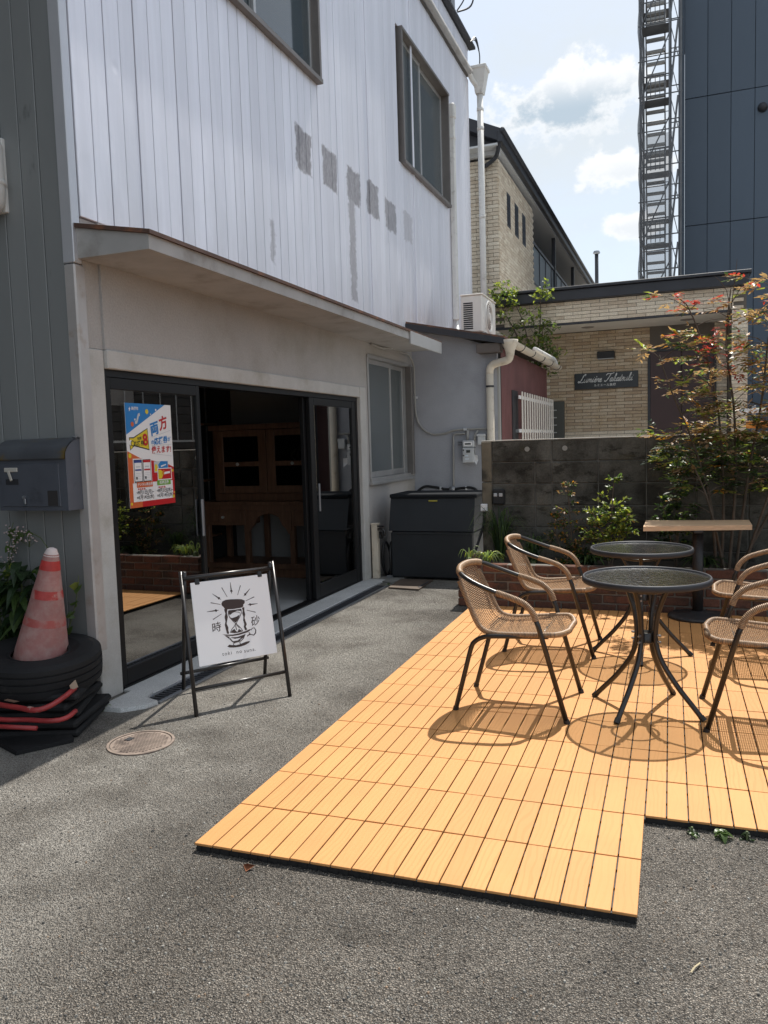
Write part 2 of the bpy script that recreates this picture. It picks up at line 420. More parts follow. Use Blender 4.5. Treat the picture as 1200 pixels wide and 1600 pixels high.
FLOORC = mat('trowelled_concrete_floor', (.46, .46, .45), .5, blot=(2, .10), bump=(20, .06, .002))
PLASTER = mat('pale_plaster', (.40, .40, .39), .85, blot=(2, .05))
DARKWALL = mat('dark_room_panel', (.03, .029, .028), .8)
def m_deck():
    s = NT('ochre_composite'); oi = s.n('ShaderNodeObjectInfo').outputs['Random']
    cmb = s.n('ShaderNodeCombineXYZ'); s.l(s.math('MULTIPLY', oi, 31.), cmb.inputs[0]); s.l(s.math('MULTIPLY', oi, 17.), cmb.inputs[1])
    ad = s.n('ShaderNodeVectorMath', operation='ADD'); s.l(s.pos(), ad.inputs[0]); s.l(cmb.outputs[0], ad.inputs[1])
    w = s.n('ShaderNodeTexWave', wave_type='BANDS', bands_direction='X'); w.inputs['Scale'].default_value = 16; w.inputs['Distortion'].default_value = 13; w.inputs['Detail'].default_value = 2; w.inputs['Detail Scale'].default_value = .6
    s.l(s.mapv(ad.outputs[0], (1, .3, 1)), w.inputs['Vector'])
    line = s.rng(w.outputs['Fac'], .58, .92)
    c = s.scale((.60, .292, .102), s.math('MULTIPLY', s.rand(.945, 1.04), s.rng(s.noise(2.5, 5, .6), .3, .7, .95, 1.05)))
    c = s.mix(s.math('MULTIPLY', line, s.math('MULTIPLY', s.math('FRACT', s.math('MULTIPLY', oi, 7.3)), .42)), c, (.47, .225, .07))
    c = s.mix(s.math('MULTIPLY', s.rng(s.noise(5, 7, .75), .58, .74), .22), c, (.46, .22, .085))
    c = s.mix(s.math('MULTIPLY', s.rng(s.noise(130, 2, .5), .73, .77), .6), c, (.22, .12, .06))
    return s.fin(c, .6, 0, s.bump(line, .12, .0015), .35)
DECK = m_deck()
PLASTIC = mat('black_plastic', (.016, .016, .017), .55)
RUBBER = mat('black_rubber', (.013, .013, .014), .7, blot=(5, .3), bump=(60, .2, .002), dirt=(6, (.032, .030, .028), .58, .74), spec=.3)
def m_brick(name, cols, mortar=False):
    s = NT(name); r = s.math('FRACT', s.math('ADD', s.n('ShaderNodeObjectInfo').outputs['Random'], s.n('ShaderNodeNewGeometry').outputs['Random Per Island']))
    c = s.mix(r, cols[0], cols[1]); c = s.mix(s.rng(s.noise(7, 6, .7), .45, .68), c, cols[2])
    c = s.scale(c, s.rng(s.noise(70, 3, .7), .25, .75, .8, 1.2))
    return s.fin(c, .88, 0, s.bump(s.noise(90, 4, .7), .5, .004), .25)
BRICK = m_brick('red_brick', ((.165, .072, .048), (.085, .048, .036), (.055, .04, .034)))
MORTAR = mat('mortar', (.17, .155, .135), .9, blot=(5, .15), bump=(90, .4, .004), dirt=(4, (.12, .11, .095), .5, .7))
TILE = m_brick('tan_tile', ((.66, .55, .41), (.44, .32, .215), (.54, .41, .27)))
TILEP = m_brick('pale_tan_tile', ((.82, .73, .59), (.58, .47, .35), (.74, .64, .51)))
GROUT = mat('grout', (.15, .13, .11), .9)
ROOFDARK = mat('dark_roof_metal', (.040, .042, .050), .5, metal=.2, blot=(2, .1))
SOFFIT = mat('pale_soffit', (.85, .79, .70), .8, blot=(2, .04))
SOFFITW = mat('white_soffit', (.62, .63, .64), .8)
NAVY = mat('navy_panel', (.078, .105, .142), .5, metal=.1, blot=(.5, .06), var=.05, stretch=(1, 1, .3))
WICKER = None
BLACKSTEEL = mat('black_powder_coat', (.018, .015, .014), .3, spec=.6)
CAST = mat('cast_black', (.02, .02, .022), .5, blot=(20, .2), dirt=(9, (.05, .048, .045), .5, .7))
WOODTOP = mat('light_oak_board', (.66, .44, .27), .5, grain=(60, .12), blot=(6, .06), stretch=(.12, 1, 1))
WHITEP = mat('white_board_paint', (.86, .84, .835), .45)
INK = mat('brown_ink', (.045, .025, .02), .6)
SOIL = mat('dark_soil', (.045, .035, .027), .95, bump=(45, .8, .015), blot=(12, .3))
GALV = mat('galvanised_steel', (.30, .31, .33), .45, metal=.7, blot=(10, .12))
METERGREY = mat('meter_grey', (.50, .51, .52), .5, blot=(6, .06))
DARKWOOD = mat('stained_wood', (.24, .125, .075), .4, grain=(40, .18), blot=(5, .15), stretch=(1, 1, .1))
def leafm(name, col, var=.25, trans=.5, gloss=.35):
    s = NT(name); g = s.rng(s.noise(35, 3, .6), .2, .8, 1 - var, 1 + var); c = s.scale(col, g); s.fin(c, gloss, 0, None, .4)
    t = s.n('ShaderNodeBsdfTranslucent'); s.l(s.scale((col[0] * 1.2, col[1] * 1.25, col[2] * .8), g), t.inputs[0])
    mx = s.n('ShaderNodeMixShader'); mx.inputs[0].default_value = trans; s.l(s.p.outputs[0], mx.inputs[1]); s.l(t.outputs[0], mx.inputs[2]); s.l(mx.outputs[0], s.out.inputs[0]); return s.m
L_GREEN = leafm('green_leaf', (.10, .16, .05)); L_DARK = leafm('dark_green_leaf', (.036, .066, .028)); L_LIME = leafm('yellow_green_leaf', (.32, .36, .07))
L_BRONZE = leafm('bronze_leaf', (.40, .25, .15)); L_RED = leafm('red_leaf', (.48, .055, .05)); L_ORANGE = leafm('orange_leaf', (.45, .20, .03)); L_PALE = leafm('pale_striped_leaf', (.22, .30, .12))
BARK = mat('thin_bark', (.10, .075, .055), .85, blot=(20, .2))
STEMG = mat('green_stem', (.10, .13, .05), .7)

# ------------------------------------------------------------------ the ground
g = MB(); S_ = 260
g.add([(-S_, -S_, 0), (S_, -S_, 0), (S_, S_, 0), (-S_, S_, 0)], [(0, 1, 2, 3)])
structure(g.build('asphalt_ground', ASPHALT))
b = MB(); b.add([(-1.88, 7.12, .004), (12, 7.12, .004), (12, 13.4, .004), (-1.88, 13.4, .004)], [(0, 1, 2, 3)]); structure(b.build('bounce_paving', mat('bounce_concrete', (.58, .56, .52), .85, blot=(1.2, .1))))  # pale sheet hidden by the wall, added to bounce sunlight into the porch
# loose and proud aggregate in the worn surface near the camera: nobody could count it
def stones():
    mats_ = [mat('stone_grey', (.24, .228, .205), .8, blot=(60, .3)), mat('stone_pale', (.42, .40, .36), .8), mat('stone_dark', (.075, .072, .068), .75), mat('stone_tan', (.26, .18, .12), .8)]
    b = MB(); n = 0
    while n < 15000:
        r = random.random(); d = .9 + 3.6 * random.random() ** 1.6; a = random.uniform(-.62, 1.15) 
        x, y = -math.sin(a - .1) * d * 1.0, math.cos(a - .1) * d
        if y < 1.0 or x < -2.6 or (x > -1.56 and x < -.10 and y > 2.13) or (x > -.12 and y > 2.76): continue
        s = random.choice((.0016, .002, .0025, .003, .0045)) * random.uniform(.7, 1.35); th = random.uniform(0, 6.3); ca, sa = math.cos(th), math.sin(th)
        e = random.uniform(.6, 1.0); h = s * random.uniform(.45, .9)
        pts = [(s * random.uniform(.7, 1.1) * math.cos(q * math.pi / 2.5), s * e * random.uniform(.7, 1.1) * math.sin(q * math.pi / 2.5)) for q in range(5)]
        lo = [(x + p * ca - q * sa, y + p * sa + q * ca, .0) for p, q in pts]; k = random.uniform(.45, .75)
        hi = [(x + (p * ca - q * sa) * k, y + (p * sa + q * ca) * k, h + random.uniform(-.2, .2) * h) for p, q in pts]
        b.mi = random.choices((0, 1, 2, 3), (.66, .055, .21, .075))[0]
        b.add(lo + hi, [(5, 6, 7, 8, 9)] + [(i, (i + 1) % 5, 5 + (i + 1) % 5, 5 + i) for i in range(5)]); n += 1
    stuff(b.build('loose_gravel', mats_))
stones()

# ------------------------------------------------------------------ the shop building
shop = thing('shop_building', 'two storey shop with pale metal cladding above grey stucco and a black glazed door', 'building', (-2.95, 3.4, 0))
XW = -2.92
b = MB()
b.box(XW - .15, XW, 3.56, 7.375, 1.897, 2.56); b.box(XW - .15, XW, 7.375, 8.80, 2.222, 2.56); b.box(XW - .15, XW, 7.292, 8.80, .0, .975); b.box(XW - .15, XW, 7.292, 7.375, .975, 1.897); b.box(XW - .15, XW, 8.665, 8.80, .975, 2.222)
b.box(XW - .15, XW - .015, 3.44, 3.56, 1.897, 2.56)
b.build('stucco_wall', STUCCO, shop)
b = MB(); b.box(-3.05, -2.93, 3.388, 3.56, 0, 1.895, .006); b.box(-3.05, -2.905, 3.56, 7.142, 1.795, 1.895, .005); b.box(-3.05, -2.90, 7.142, 7.29, 0, 1.895, .006)
b.build('door_surround', RENDER_, shop)
b = MB(); b.box(-3.0, -2.928, 3.372, 3.452, .275, 2.318, .008); b.build('corner_trim', TRIM, shop)
b = MB(); b.box(-3.0, -2.926, 3.372, 3.43, 2.322, 7.0, .004); b.build('corner_trim', mat('upper_trim_metal', (.56, .57, .60), .4, metal=.4, blot=(3, .05)), shop)
# blocks of masonry behind, roof and far walls
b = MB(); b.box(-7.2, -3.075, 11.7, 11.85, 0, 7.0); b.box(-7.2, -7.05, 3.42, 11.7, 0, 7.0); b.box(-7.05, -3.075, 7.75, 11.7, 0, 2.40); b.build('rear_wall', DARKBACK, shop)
b = MB(); b.box(-7.2, -2.94, 3.42, 11.85, 7.0, 7.05); b.box(-2.94, -2.84, 3.3, 11.9, 7.02, 7.06, .004); b.build('roof', ROOFDARK, shop)
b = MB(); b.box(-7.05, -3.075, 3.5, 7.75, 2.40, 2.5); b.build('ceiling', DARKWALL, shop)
b = MB(); b.box(-7.05, -2.975, 3.40, 7.75, -.05, .018); b.build('shop_floor', FLOORC, shop)
b = MB(); b.box(-4.62, -3.08, 7.62, 7.75, .018, 2.40); b.build('inner_wall', PLASTER, shop)
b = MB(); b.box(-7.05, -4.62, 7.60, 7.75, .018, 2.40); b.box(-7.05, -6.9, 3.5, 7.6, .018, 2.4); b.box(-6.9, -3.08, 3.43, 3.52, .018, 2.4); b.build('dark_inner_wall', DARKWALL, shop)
# backing of the cladding, with the window openings left free
W1 = (2.9, 6.46, 4.42, 6.35); W2 = (8.62, 10.50, 4.44, 5.86)
b = MB(); X0, X1 = -3.07, -2.945
b.box(X0, X1, 3.42, 11.75, 2.562, 4.42); b.box(X0, X1, 6.46, 8.62, 4.42, 7.0); b.box(X0, X1, 8.62, 10.5, 5.86, 7.0); b.box(X0, X1, 10.5, 11.75, 4.42, 7.0); b.box(X0, X1, 3.42, 6.46, 6.35, 7.0)
b.box(X0, X1, 8.62, 10.5, 4.42, 4.44)
b.build('cladding_backing', DARKBACK, shop)
# vertical aluminium boards, one by one
y = 3.432; i = 0
while y < 11.74:
    w = min(.131 * random.uniform(.975, 1.025), 11.75 - y); y1 = y + w
    spans = [(2.53, 6.55)]
    for (a0, a1, z0, z1) in (W1, W2):
        if y1 > a0 + .005 and y < a1 - .005:
            if a0 <= y and y1 <= a1: spans = [(2.565, z0 - .012), (z1 + .012, 6.55)]
            else:
                spans = [(2.565, z0 - .012), (z1 + .012, 6.55)] if (min(y1, a1) - max(y, a0)) > .03 else spans
    px_ = XW + random.uniform(-.0022, .0022)
    gap = random.uniform(.003, .0042) if y < 6.4 else random.choice((.0014, .0022, .003))
    for (z0, z1) in spans + [(6.66, 7.0)]:
        if z1 - z0 > .02:
            b = MB(); b.obox(((px_ - .022) - .0, (y + y1) / 2, (z0 + z1) / 2), (.022, w / 2 - gap, (z1 - z0) / 2), ((1, random.uniform(-.008, .008), 0), (0, 1, 0), (0, 0, 1)), .003)
            b.build('cladding_board', SIDING, shop)
    y = y1
for yy in (7.60, 9.02):
    b = MB(); b.box(XW, XW + .012, yy, yy + .045, 2.57, 6.54, .003); b.build('cover_strip', SIDING, shop)
b = MB(); b.tube([(-2.872, 3.40, 6.605), (-2.872, 11.66, 6.605)], .048, 12); b.box(-2.925, -2.88, 3.4, 11.68, 6.56, 6.65, .004); b.build('eaves_gutter', FASCIA, shop, True)
# canopy over the door
b = MB(); cp = [(-2.93, 2.345), (-2.485, 2.345), (-2.485, 2.418), (-2.93, 2.50)]; b.prism([(x, 3.40, z) for x, z in cp], [(x, 8.46, z) for x, z in cp]); b.build('canopy', FASCIA, shop)
b = MB(); cp = [(-2.94, 2.503), (-2.466, 2.416), (-2.466, 2.436), (-2.94, 2.524)]; b.prism([(x, 3.385, z) for x, z in cp], [(x, 8.50, z) for x, z in cp])
b.build('canopy_flashing', FLASH, shop)
b = MB(); b.box(-2.483, -2.465, 7.42, 8.48, 2.300, 2.424, .003); b.build('canopy_fascia_board', mat('lit_fascia', (.40, .40, .40), .6, blot=(5, .06)), shop)  # added board in its own tone, stands for the lit far end face

t = thing('vent_hood', 'grey-white bulging vent hood high on the dark grey side wall', 'vent', (-3.40, 3.3, 2.7))
b = MB(); b.lathe([(.0, 2.60), (.05, 2.61), (.082, 2.66), (.088, 2.74), (.085, 2.95), (.06, 3.02), (.0, 3.03)], 20, (-3.395, 3.30, 0)); b.build('hood', WHITEPVC, t, True)
b = MB(); b.lathe([(.090, 2.745), (.094, 2.75), (.094, 2.765), (.090, 2.77)], 20, (-3.395, 3.30, 0)); b.build('rim_band', WHITEPVC, t, True)
b = MB(); b.box(-3.45, -3.34, 3.36, 3.385, 2.62, 3.0, .004); b.build('wall_plate', WHITEPVC, t)

t = thing('neighbour_house', 'tall dark unseen house added past the left edge to darken the alley side', 'house', (-6, -1, 0))  # unseen house, added close by to block sky light from the alley corner
b = MB(); b.box(-9.5, -3.95, -6.0, 3.05, 0, 7.2, .02); b.build('wall', mat('unseen_house_render', (.11, .11, .108), .85, blot=(1, .12)), t)
b = MB(); b.box(-9.7, -3.85, -6.2, 3.15, 7.2, 7.35, .02); b.build('roof', ROOFDARK, t)

# left return wall, dark grey boards
b = MB(); b.box(-6.5, -2.99, 3.405, 3.43, 0, 7.0); b.build('side_wall_backing', DARKBACK, shop)
x = -2.998; k = 0
while x > -5.0:
    w = .123; b = MB(); b.obox((x - w / 2, 3.392 - .0, 3.5), (w / 2 - .0022, .012, 3.49), ((1, random.uniform(-.01, .01), 0), (0, 1, 0), (0, 0, 1)), .003); b.build('side_board', GREYSIDE, shop); x -= w

# windows
def window(name, y0, y1, z0, z1, frame_m, sash_m, glass_m, splits, depth=.03, hood=True, proud=.03):
    """frame with an outward lip, sashes each with stiles, rails and a pane"""
    f = MB(); t = .035; xo, xi = XW + proud, XW - .12
    f.box(xi, xo, y0, y0 + t, z0, z1, .002); f.box(xi, xo, y1 - t, y1, z0, z1, .002)
    f.box(xi, xo + .01, y0, y1, z0 - .018, z0 + .02, .002); f.box(xi, xo + .006, y0, y1, z1 - .02, z1 + .012, .002)
    fo = f.build('window', frame_m, shop)
    ys = [y0 + t] + list(splits) + [y1 - t]
    for q in range(len(ys) - 1):
        a, c = ys[q] - (.02 if q else 0), ys[q + 1] + (.02 if q < len(ys) - 2 else 0); xs = XW - .035 - (q % 2) * .03
        m = MB(); st = .034
        m.box(xs - .012, xs + .012, a, a + st, z0 + .022, z1 - .022, .002); m.box(xs - .012, xs + .012, c - st, c, z0 + .022, z1 - .022, .002)
        m.box(xs - .011, xs + .011, a + st, c - st, z0 + .022, z0 + .08, .002); m.box(xs - .011, xs + .011, a + st, c - st, z1 - .065, z1 - .022, .002)
        m.build('sash', sash_m, fo)
        p = MB(); p.box(xs - .003, xs + .003, a + st, c - st, z0 + .08, z1 - .065); p.build('pane', glass_m, fo)
    bk = MB(); bk.box(XW - .22, XW - .20, y0 - .05, y1 + .05, z0 - .05, z1 + .05); bk.build('curtain', mat('grey_curtain', (.20, .22, .24), .9), fo)
window('window', W1[0] + .6, W1[1], W1[2], W1[3], ALUDARK, ALU, UPGLASS, (4.6, 5.45), proud=.045)
window('window', W2[0], W2[1], W2[2], W2[3], ALUDARK, ALU, WINGLASS, (9.45,), proud=.045)
window('window', 7.38, 8.66, .985, 2.215, ALU, ALU, WINGLASS, (8.12,), proud=.012)
b = MB(); b.box(XW - .02, XW + .055, 8.60, 8.665, .99, 2.2, .004); b.build('shutter_edge', ALUDARK, shop)
b = MB(); b.box(XW, XW + .04, 7.36, 8.68, .935, .967, .004); b.build('window_sill', ALU, shop)

# the black door: outer frame, a fixed light, a sliding leaf
XD = -2.965
b = MB(); b.box(XD - .06, XD + .03, 3.56, 7.142, 1.755, 1.794); b.box(XD - .06, XD + .03, 3.562, 3.574, .02, 1.755); b.box(XD - .06, XD + .03, 7.10, 7.14, .02, 1.755); b.box(XD - .06, XD + .03, 3.56, 7.142, .0, .028)
b.build('door_frame', BLACKAL, shop)
def leaf(y0, y1, x, bot=.15, handle=None, stile=.055):
    m = MB(); m.box(x - .018, x + .018, y0, y0 + stile, .03, 1.754, .003); m.box(x - .018, x + .018, y1 - stile, y1, .03, 1.754, .003)
    m.box(x - .017, x + .017, y0 + stile, y1 - stile, .03, bot, .003); m.box(x - .017, x + .017, y0 + stile, y1 - stile, 1.69, 1.754, .003)
    o = m.build('sliding_door', BLACKAL, shop)
    p = MB(); p.box(x - .003, x + .003, y0 + stile, y1 - stile, bot, 1.69); p.build('glass_pane', DOORGLASS, o)
    if handle is not None:
        h = MB(); h.box(x + .019, x + .03, handle, handle + .022, .78, 1.02, .003); h.build('door_handle', GALV, o)
leaf(3.574, 4.47, XD + .008, .125, 4.42, .036)
leaf(6.10, 7.10, XD + .008, .15, 6.21, .085)
leaf(6.06, 7.02, XD - .034, .15, None, .085)
# threshold, drain, patch of mortar
b = MB(); b.box(-2.955, -2.735, 3.565, 7.25, -.02, .016, .004); structure(b.build('door_threshold', CONCRETE))
b = MB(); P = [(-2.86, 3.26), (-2.72, 3.27), (-2.63, 3.36), (-2.61, 3.44), (-2.70, 3.47), (-2.735, 3.56), (-2.868, 3.56)]
b.prism([(x, y, -.01) for x, y in P], [(x * .96 - .112, y * .96 + .137, .022) for x, y in P]); structure(b.build('mortar_patch', CONCRETE))
drain = thing('drain_grate', 'long dark steel drain grating let into the asphalt along the shop threshold', 'drain', (-2.68, 3.45, 0))
b = MB(); b.box(-2.735, -2.712, 3.45, 7.0, -.03, .010); b.box(-2.632, -2.606, 3.45, 7.0, -.03, .009); b.box(-2.712, -2.632, 3.45, 3.47, -.03, .009); b.build('drain_frame', GALV, drain)
b = MB(); b.box(-2.712, -2.632, 3.47, 7.0, -.03, .0012); b.build('drain_channel', mat('drain_dark', (.012, .012, .012), .8), drain)
bar = MB(); bar.box(-.04, .04, -.0085, .0085, 0, .0055, .0015); barm = bar.mesh('grate_bar', mat('dark_grate', (.06, .062, .07), .5, metal=.4, blot=(20, .2)))
yy = 3.485
while yy < 6.98:
    link('grate_bar', barm, drain, (-2.672, yy, .002)); yy += .034
# ------------------------------------------------------------------ the low side wing
wing = thing('side_wing', 'low grey stucco wing with a lean-to roof and a red corrugated side wall', 'building', (-2.4, 8.8, 0))
b = MB(); yA, yB = 8.8, 8.95
b.prism([(-3.0, yA, 0), (-1.93, yA, 0), (-1.93, yA, 2.37), (-3.0, yA, 2.70)], [(-3.0, yB, 0), (-1.93, yB, 0), (-1.93, yB, 2.37), (-3.0, yB, 2.70)])
b.build('stucco_wall', STUCCO2, wing)
b = MB(); b.box(-1.935, -1.905, 8.80, 8.86, 0, 2.2, .003); b.build('corner_post', mat('weathered_post', (.34, .33, .31), .8), wing)
b = MB(); b.box(-1.93, -1.912, 8.86, 12.05, 0, 2.33); b.build('side_wall_backing', DARKBACK, wing)
REDCOR = mat('red_corrugated_sheet', (.155, .062, .058), .55, metal=.1, blot=(4, .15), bump=(20, .1, .003), var=.06)
for k in range(21):
    y0 = 8.865 + k * .151; b = MB(); pr = []
    zlo, zhi = .05, 2.36
    xs = [(y0 + .151 * j / 8, -1.900 + .008 * (1 if (j // 2) % 2 else 0)) for j in range(9)]
    b.add([(x, y, zlo) for y, x in xs] + [(x, y, zhi) for y, x in xs], [(j, j + 1, 9 + j + 1, 9 + j) for j in range(8)])
    b.build('corrugated_panel', REDCOR, wing)
b = MB(); z_at = lambda x: 2.70 + (x + 3.0) * (2.44 - 2.70) / (-1.80 + 3.0)
A = [(-2.955, 8.62, z_at(-2.955)), (-1.80, 8.62, z_at(-1.80)), (-1.80, 12.08, z_at(-1.8)), (-2.955, 12.08, z_at(-2.955))]
b.prism([(x, y, z - .0) for x, y, z in A], [(x, y, z + .02) for x, y, z in A]); b.build('lean_to_roof', FLASH, wing)
b = MB(); A = [(-2.97, 8.60, z_at(-2.97) - .065), (-1.80, 8.60, z_at(-1.80) - .065), (-1.80, 8.60, z_at(-1.80) - .002), (-2.97, 8.60, z_at(-2.97) - .002)]
b.prism(A, [(x, y + .03, z) for x, y, z in A]); b.build('verge_board', DARKMETAL, wing)
b = MB(); A = [(-3.0, 8.632, z_at(-3.0) - .062), (-1.86, 8.632, z_at(-1.86) - .062), (-1.86, 8.80, z_at(-1.86) - .062), (-3.0, 8.80, z_at(-3.0) - .062)]
b.prism(A, [(x, y, z + .05) for x, y, z in A]); b.build('verge_soffit', mat('grey_soffit', (.16, .15, .15), .8), wing)
b = MB(); b.box(-2.12, -1.86, 8.63, 8.80, 2.30, 2.40, .004); b.build('eaves_block', mat('dark_timber', (.12, .10, .09), .8), wing)  # plain dark brown block under the eaves
b = MB(); n = 9
for yy0, yy1 in ((8.60, 12.2),):
    pr = [(-1.745 + .055 * math.cos(math.pi + math.pi * k / n), 2.405 + .055 * math.sin(math.pi + math.pi * k / n)) for k in range(n + 1)]
    b.add([(x, yy0, z) for x, z in pr] + [(x, yy1, z) for x, z in pr], [(j, j + 1, n + 1 + j + 1, n + 1 + j) for j in range(n)])
    b.add([(x, yy0, z) for x, z in pr], [tuple(range(n + 1))]); b.add([(x, yy1, z) for x, z in pr], [tuple(range(n + 1))])
b.build('eaves_gutter', CREAMPVC, wing, True)
for yy in (9.2, 9.9, 10.6, 11.3, 12.0):
    b = MB(); b.tube([(-1.745 + .058 * math.cos(math.pi + math.pi * k / 8), yy, 2.405 + .058 * math.sin(math.pi + math.pi * k / 8)) for k in range(9)], .006, 6); b.build('gutter_bracket', DARKMETAL, wing)
b = MB(); b.tube(catmull([(-1.80, 10.5, 2.50), (-1.79, 11.6, 2.50), (-1.77, 11.9, 2.49), (-1.76, 12.0, 2.44), (-1.76, 12.01, 2.38)], .04), .035, 10); b.build('roof_drain_pipe', WHITEPVC, wing, True)
# window in the red wall with its white bar grille
b = MB(); b.box(-1.925, -1.885, 9.42, 9.75, 1.35, 1.93); b.build('dark_window', DARKMETAL, wing)
gr = thing('window_grille', 'white vertical bar grille standing off the red corrugated wall', 'grille', (-1.82, 11, 1.3))
for zz in (1.45, 1.85):
    b = MB(); b.box(-1.842, -1.826, 9.55, 12.15, zz - .02, zz + .02); b.build('rail', WHITEP, gr)
bar = MB(); bar.box(-.006, .006, -.030, .030, -.31, .31, .003); barm = bar.mesh('bar', mat('white_bar', (.72, .67, .60), .5))
for k in range(15): link('bar', barm, gr, (-1.819, 9.68 + k * .172, 1.61))
for yy in (9.6, 12.1):
    b = MB(); b.box(-1.9, -1.84, yy - .02, yy + .02, 1.43, 1.47); b.build('bracket', GALV, gr)

# air conditioner on the wing roof
ac = thing('air_conditioner', 'cream outdoor air conditioning unit standing on the lean-to roof', 'air conditioner', (-2.2, 9.35, 2.55))
ACM = mat('cream_enamel', (.84, .80, .74), .45, blot=(4, .06), dirt=(8, (.52, .47, .40), .58, .75))
b = MB(); b.box(-2.42, -2.17, 9.16, 9.86, 2.60, 3.02, .012); b.build('casing', ACM, ac)
b = MB(); b.box(-2.43, -2.16, 9.15, 9.87, 3.02, 3.035, .005); b.build('top_panel', ACM, ac)
for k in range(13):
    b = MB(); b.obox((-2.335, 9.158, 2.645 + k * .024), (.055, .004, .007), ((1, 0, 0), (0, .8, .6), (0, -.6, .8))); b.build('louvre', mat('louvre_dark', (.05, .05, .055), .6) if k == 0 else bpy.data.materials['louvre_dark'], ac)
MX = Matrix(((0, 0, 1), (1, 0, 0), (0, 1, 0)))
b = MB(); b.lathe([(.15, 0), (.175, .012), (.185, .012), (.195, 0)], 32, (-2.168, 9.50, 2.81), MX); b.build('fan_ring', ACM, ac, True)
b = MB(); b.lathe([(.15, .002), (.02, .002)], 32, (-2.168, 9.50, 2.81), MX); b.build('fan_recess', mat('fan_dark', (.20, .16, .15), .6), ac)
b = MB(); b.lathe([(.045, .0), (.045, .016), (.0, .016)], 20, (-2.168, 9.50, 2.81), MX); b.build('fan_hub', ACM, ac)
b = MB()
for r in (.06, .08, .10, .12, .14): b.tube([(-2.156, 9.50 + r * math.cos(a), 2.81 + r * math.sin(a)) for a in np.linspace(0, 2 * math.pi, 24, endpoint=False)], .0025, 4, True)
b.build('fan_guard', ACM, ac)
for yy in (9.25, 9.75):
    b = MB(); b.box(-2.44, -2.14, yy - .03, yy + .03, 2.52, 2.60, .005); b.build('foot', mat('grey_foot', (.2, .2, .2), .7) if yy < 9.5 else bpy.data.materials['grey_foot'], ac)
# refrigerant duct and rainwater pipes on the cladding
t = thing('duct_cover', 'short white duct cover running down the cladding to the air conditioner', 'duct', (-2.87, 10.7, 2.9))
b = MB(); b.box(-2.918, -2.845, 10.60, 10.68, 2.98, 5.62, .012); b.build('duct', WHITEPVC, t)
b = MB(); b.box(-2.918, -2.830, 10.585, 10.695, 5.60, 5.80, .02); b.build('duct_cap', WHITEPVC, t)
b = MB(); b.box(-2.918, -2.838, 10.592, 10.688, 5.34, 5.38, .006); b.build('joint_ring', WHITEPVC, t)
b = MB(); b.tube(catmull([(-2.88, 10.64, 3.0), (-2.86, 10.62, 2.9), (-2.75, 10.3, 2.78), (-2.5, 9.9, 2.70), (-2.42, 9.8, 2.70)], .04), .022, 8); b.build('hose_tail', WHITEPVC, t, True)
t = thing('rainwater_pipe', 'tall white rainwater pipe with a square hopper head at the roof corner', 'drainpipe', (-2.76, 11.86, 2.5))
b = MB(); b.tube([(-2.775, 11.84, 2.4), (-2.775, 11.84, 6.35)], .046, 14); b.build('pipe', WHITEPVC, t, True)
for zz in (3.3, 4.6, 5.85, 6.12):
    b = MB(); b.tube([(-2.775, 11.84, zz), (-2.775, 11.84, zz + .05)], .051, 14); b.build('pipe_collar', WHITEPVC, t, True)
b = MB(); P0 = [(-2.83, 11.77), (-2.72, 11.77), (-2.72, 11.91), (-2.83, 11.91)]; P1 = [(-2.87, 11.72), (-2.665, 11.72), (-2.665, 11.95), (-2.87, 11.95)]
b.prism([(x, y, 6.36) for x, y in P0], [(x, y, 6.68) for x, y in P1]); b.build('hopper_head', WHITEPVC, t)
b = MB(); b.box(-2.885, -2.65, 11.705, 11.965, 6.68, 6.725, .006); b.build('hopper_rim', WHITEPVC, t)
b = MB(); b.tube(catmull([(-2.872, 11.6, 6.60), (-2.85, 11.7, 6.52), (-2.79, 11.8, 6.44)], .03), .035, 10); b.build('offset_pipe', WHITEPVC, t, True)
t = thing('roof_railing', 'dark metal railing with loose cables on the flat shop roof', 'railing', (-2.88, 10.5, 7.06))
for k in range(9):
    b = MB(); b.tube([(-2.90, 9.85 + k * .115, 7.05), (-2.90, 9.85 + k * .115, 8.4)], .014, 6); b.build('baluster', DARKMETAL, t)
b = MB(); b.tube([(-2.90, 9.8, 8.4), (-2.90, 10.82, 8.4)], .02, 6); b.build('handrail', DARKMETAL, t)
b = MB(); b.tube([(-2.89, 10.86, 7.05), (-2.89, 10.86, 8.5)], .03, 8); b.build('post', GALV, t)
b = MB(); b.tube(catmull([(-2.89, 10.86, 7.75), (-2.75, 11.0, 7.7), (-2.66, 11.1, 7.45), (-2.70, 11.1, 7.22), (-2.85, 10.95, 7.1)], .04), .012, 6); b.build('cable_loop', DARKMETAL, t)
b = MB(); b.tube(catmull([(-2.89, 10.86, 7.6), (-2.80, 10.98, 7.52), (-2.76, 11.0, 7.3), (-2.85, 10.92, 7.1)], .04), .009, 6); b.build('cable_loop', DARKMETAL, t)
b = MB()
for k in range(3): b.tube(catmull([(-2.84, 11.6, 7.0), (-2.80, 11.72 + k * .02, 7.06 + k * .03), (-2.76, 11.8, 6.9), (-2.77, 11.82, 6.72)], .03), .008, 5)
b.build('cable_bundle', DARKMETAL, t)
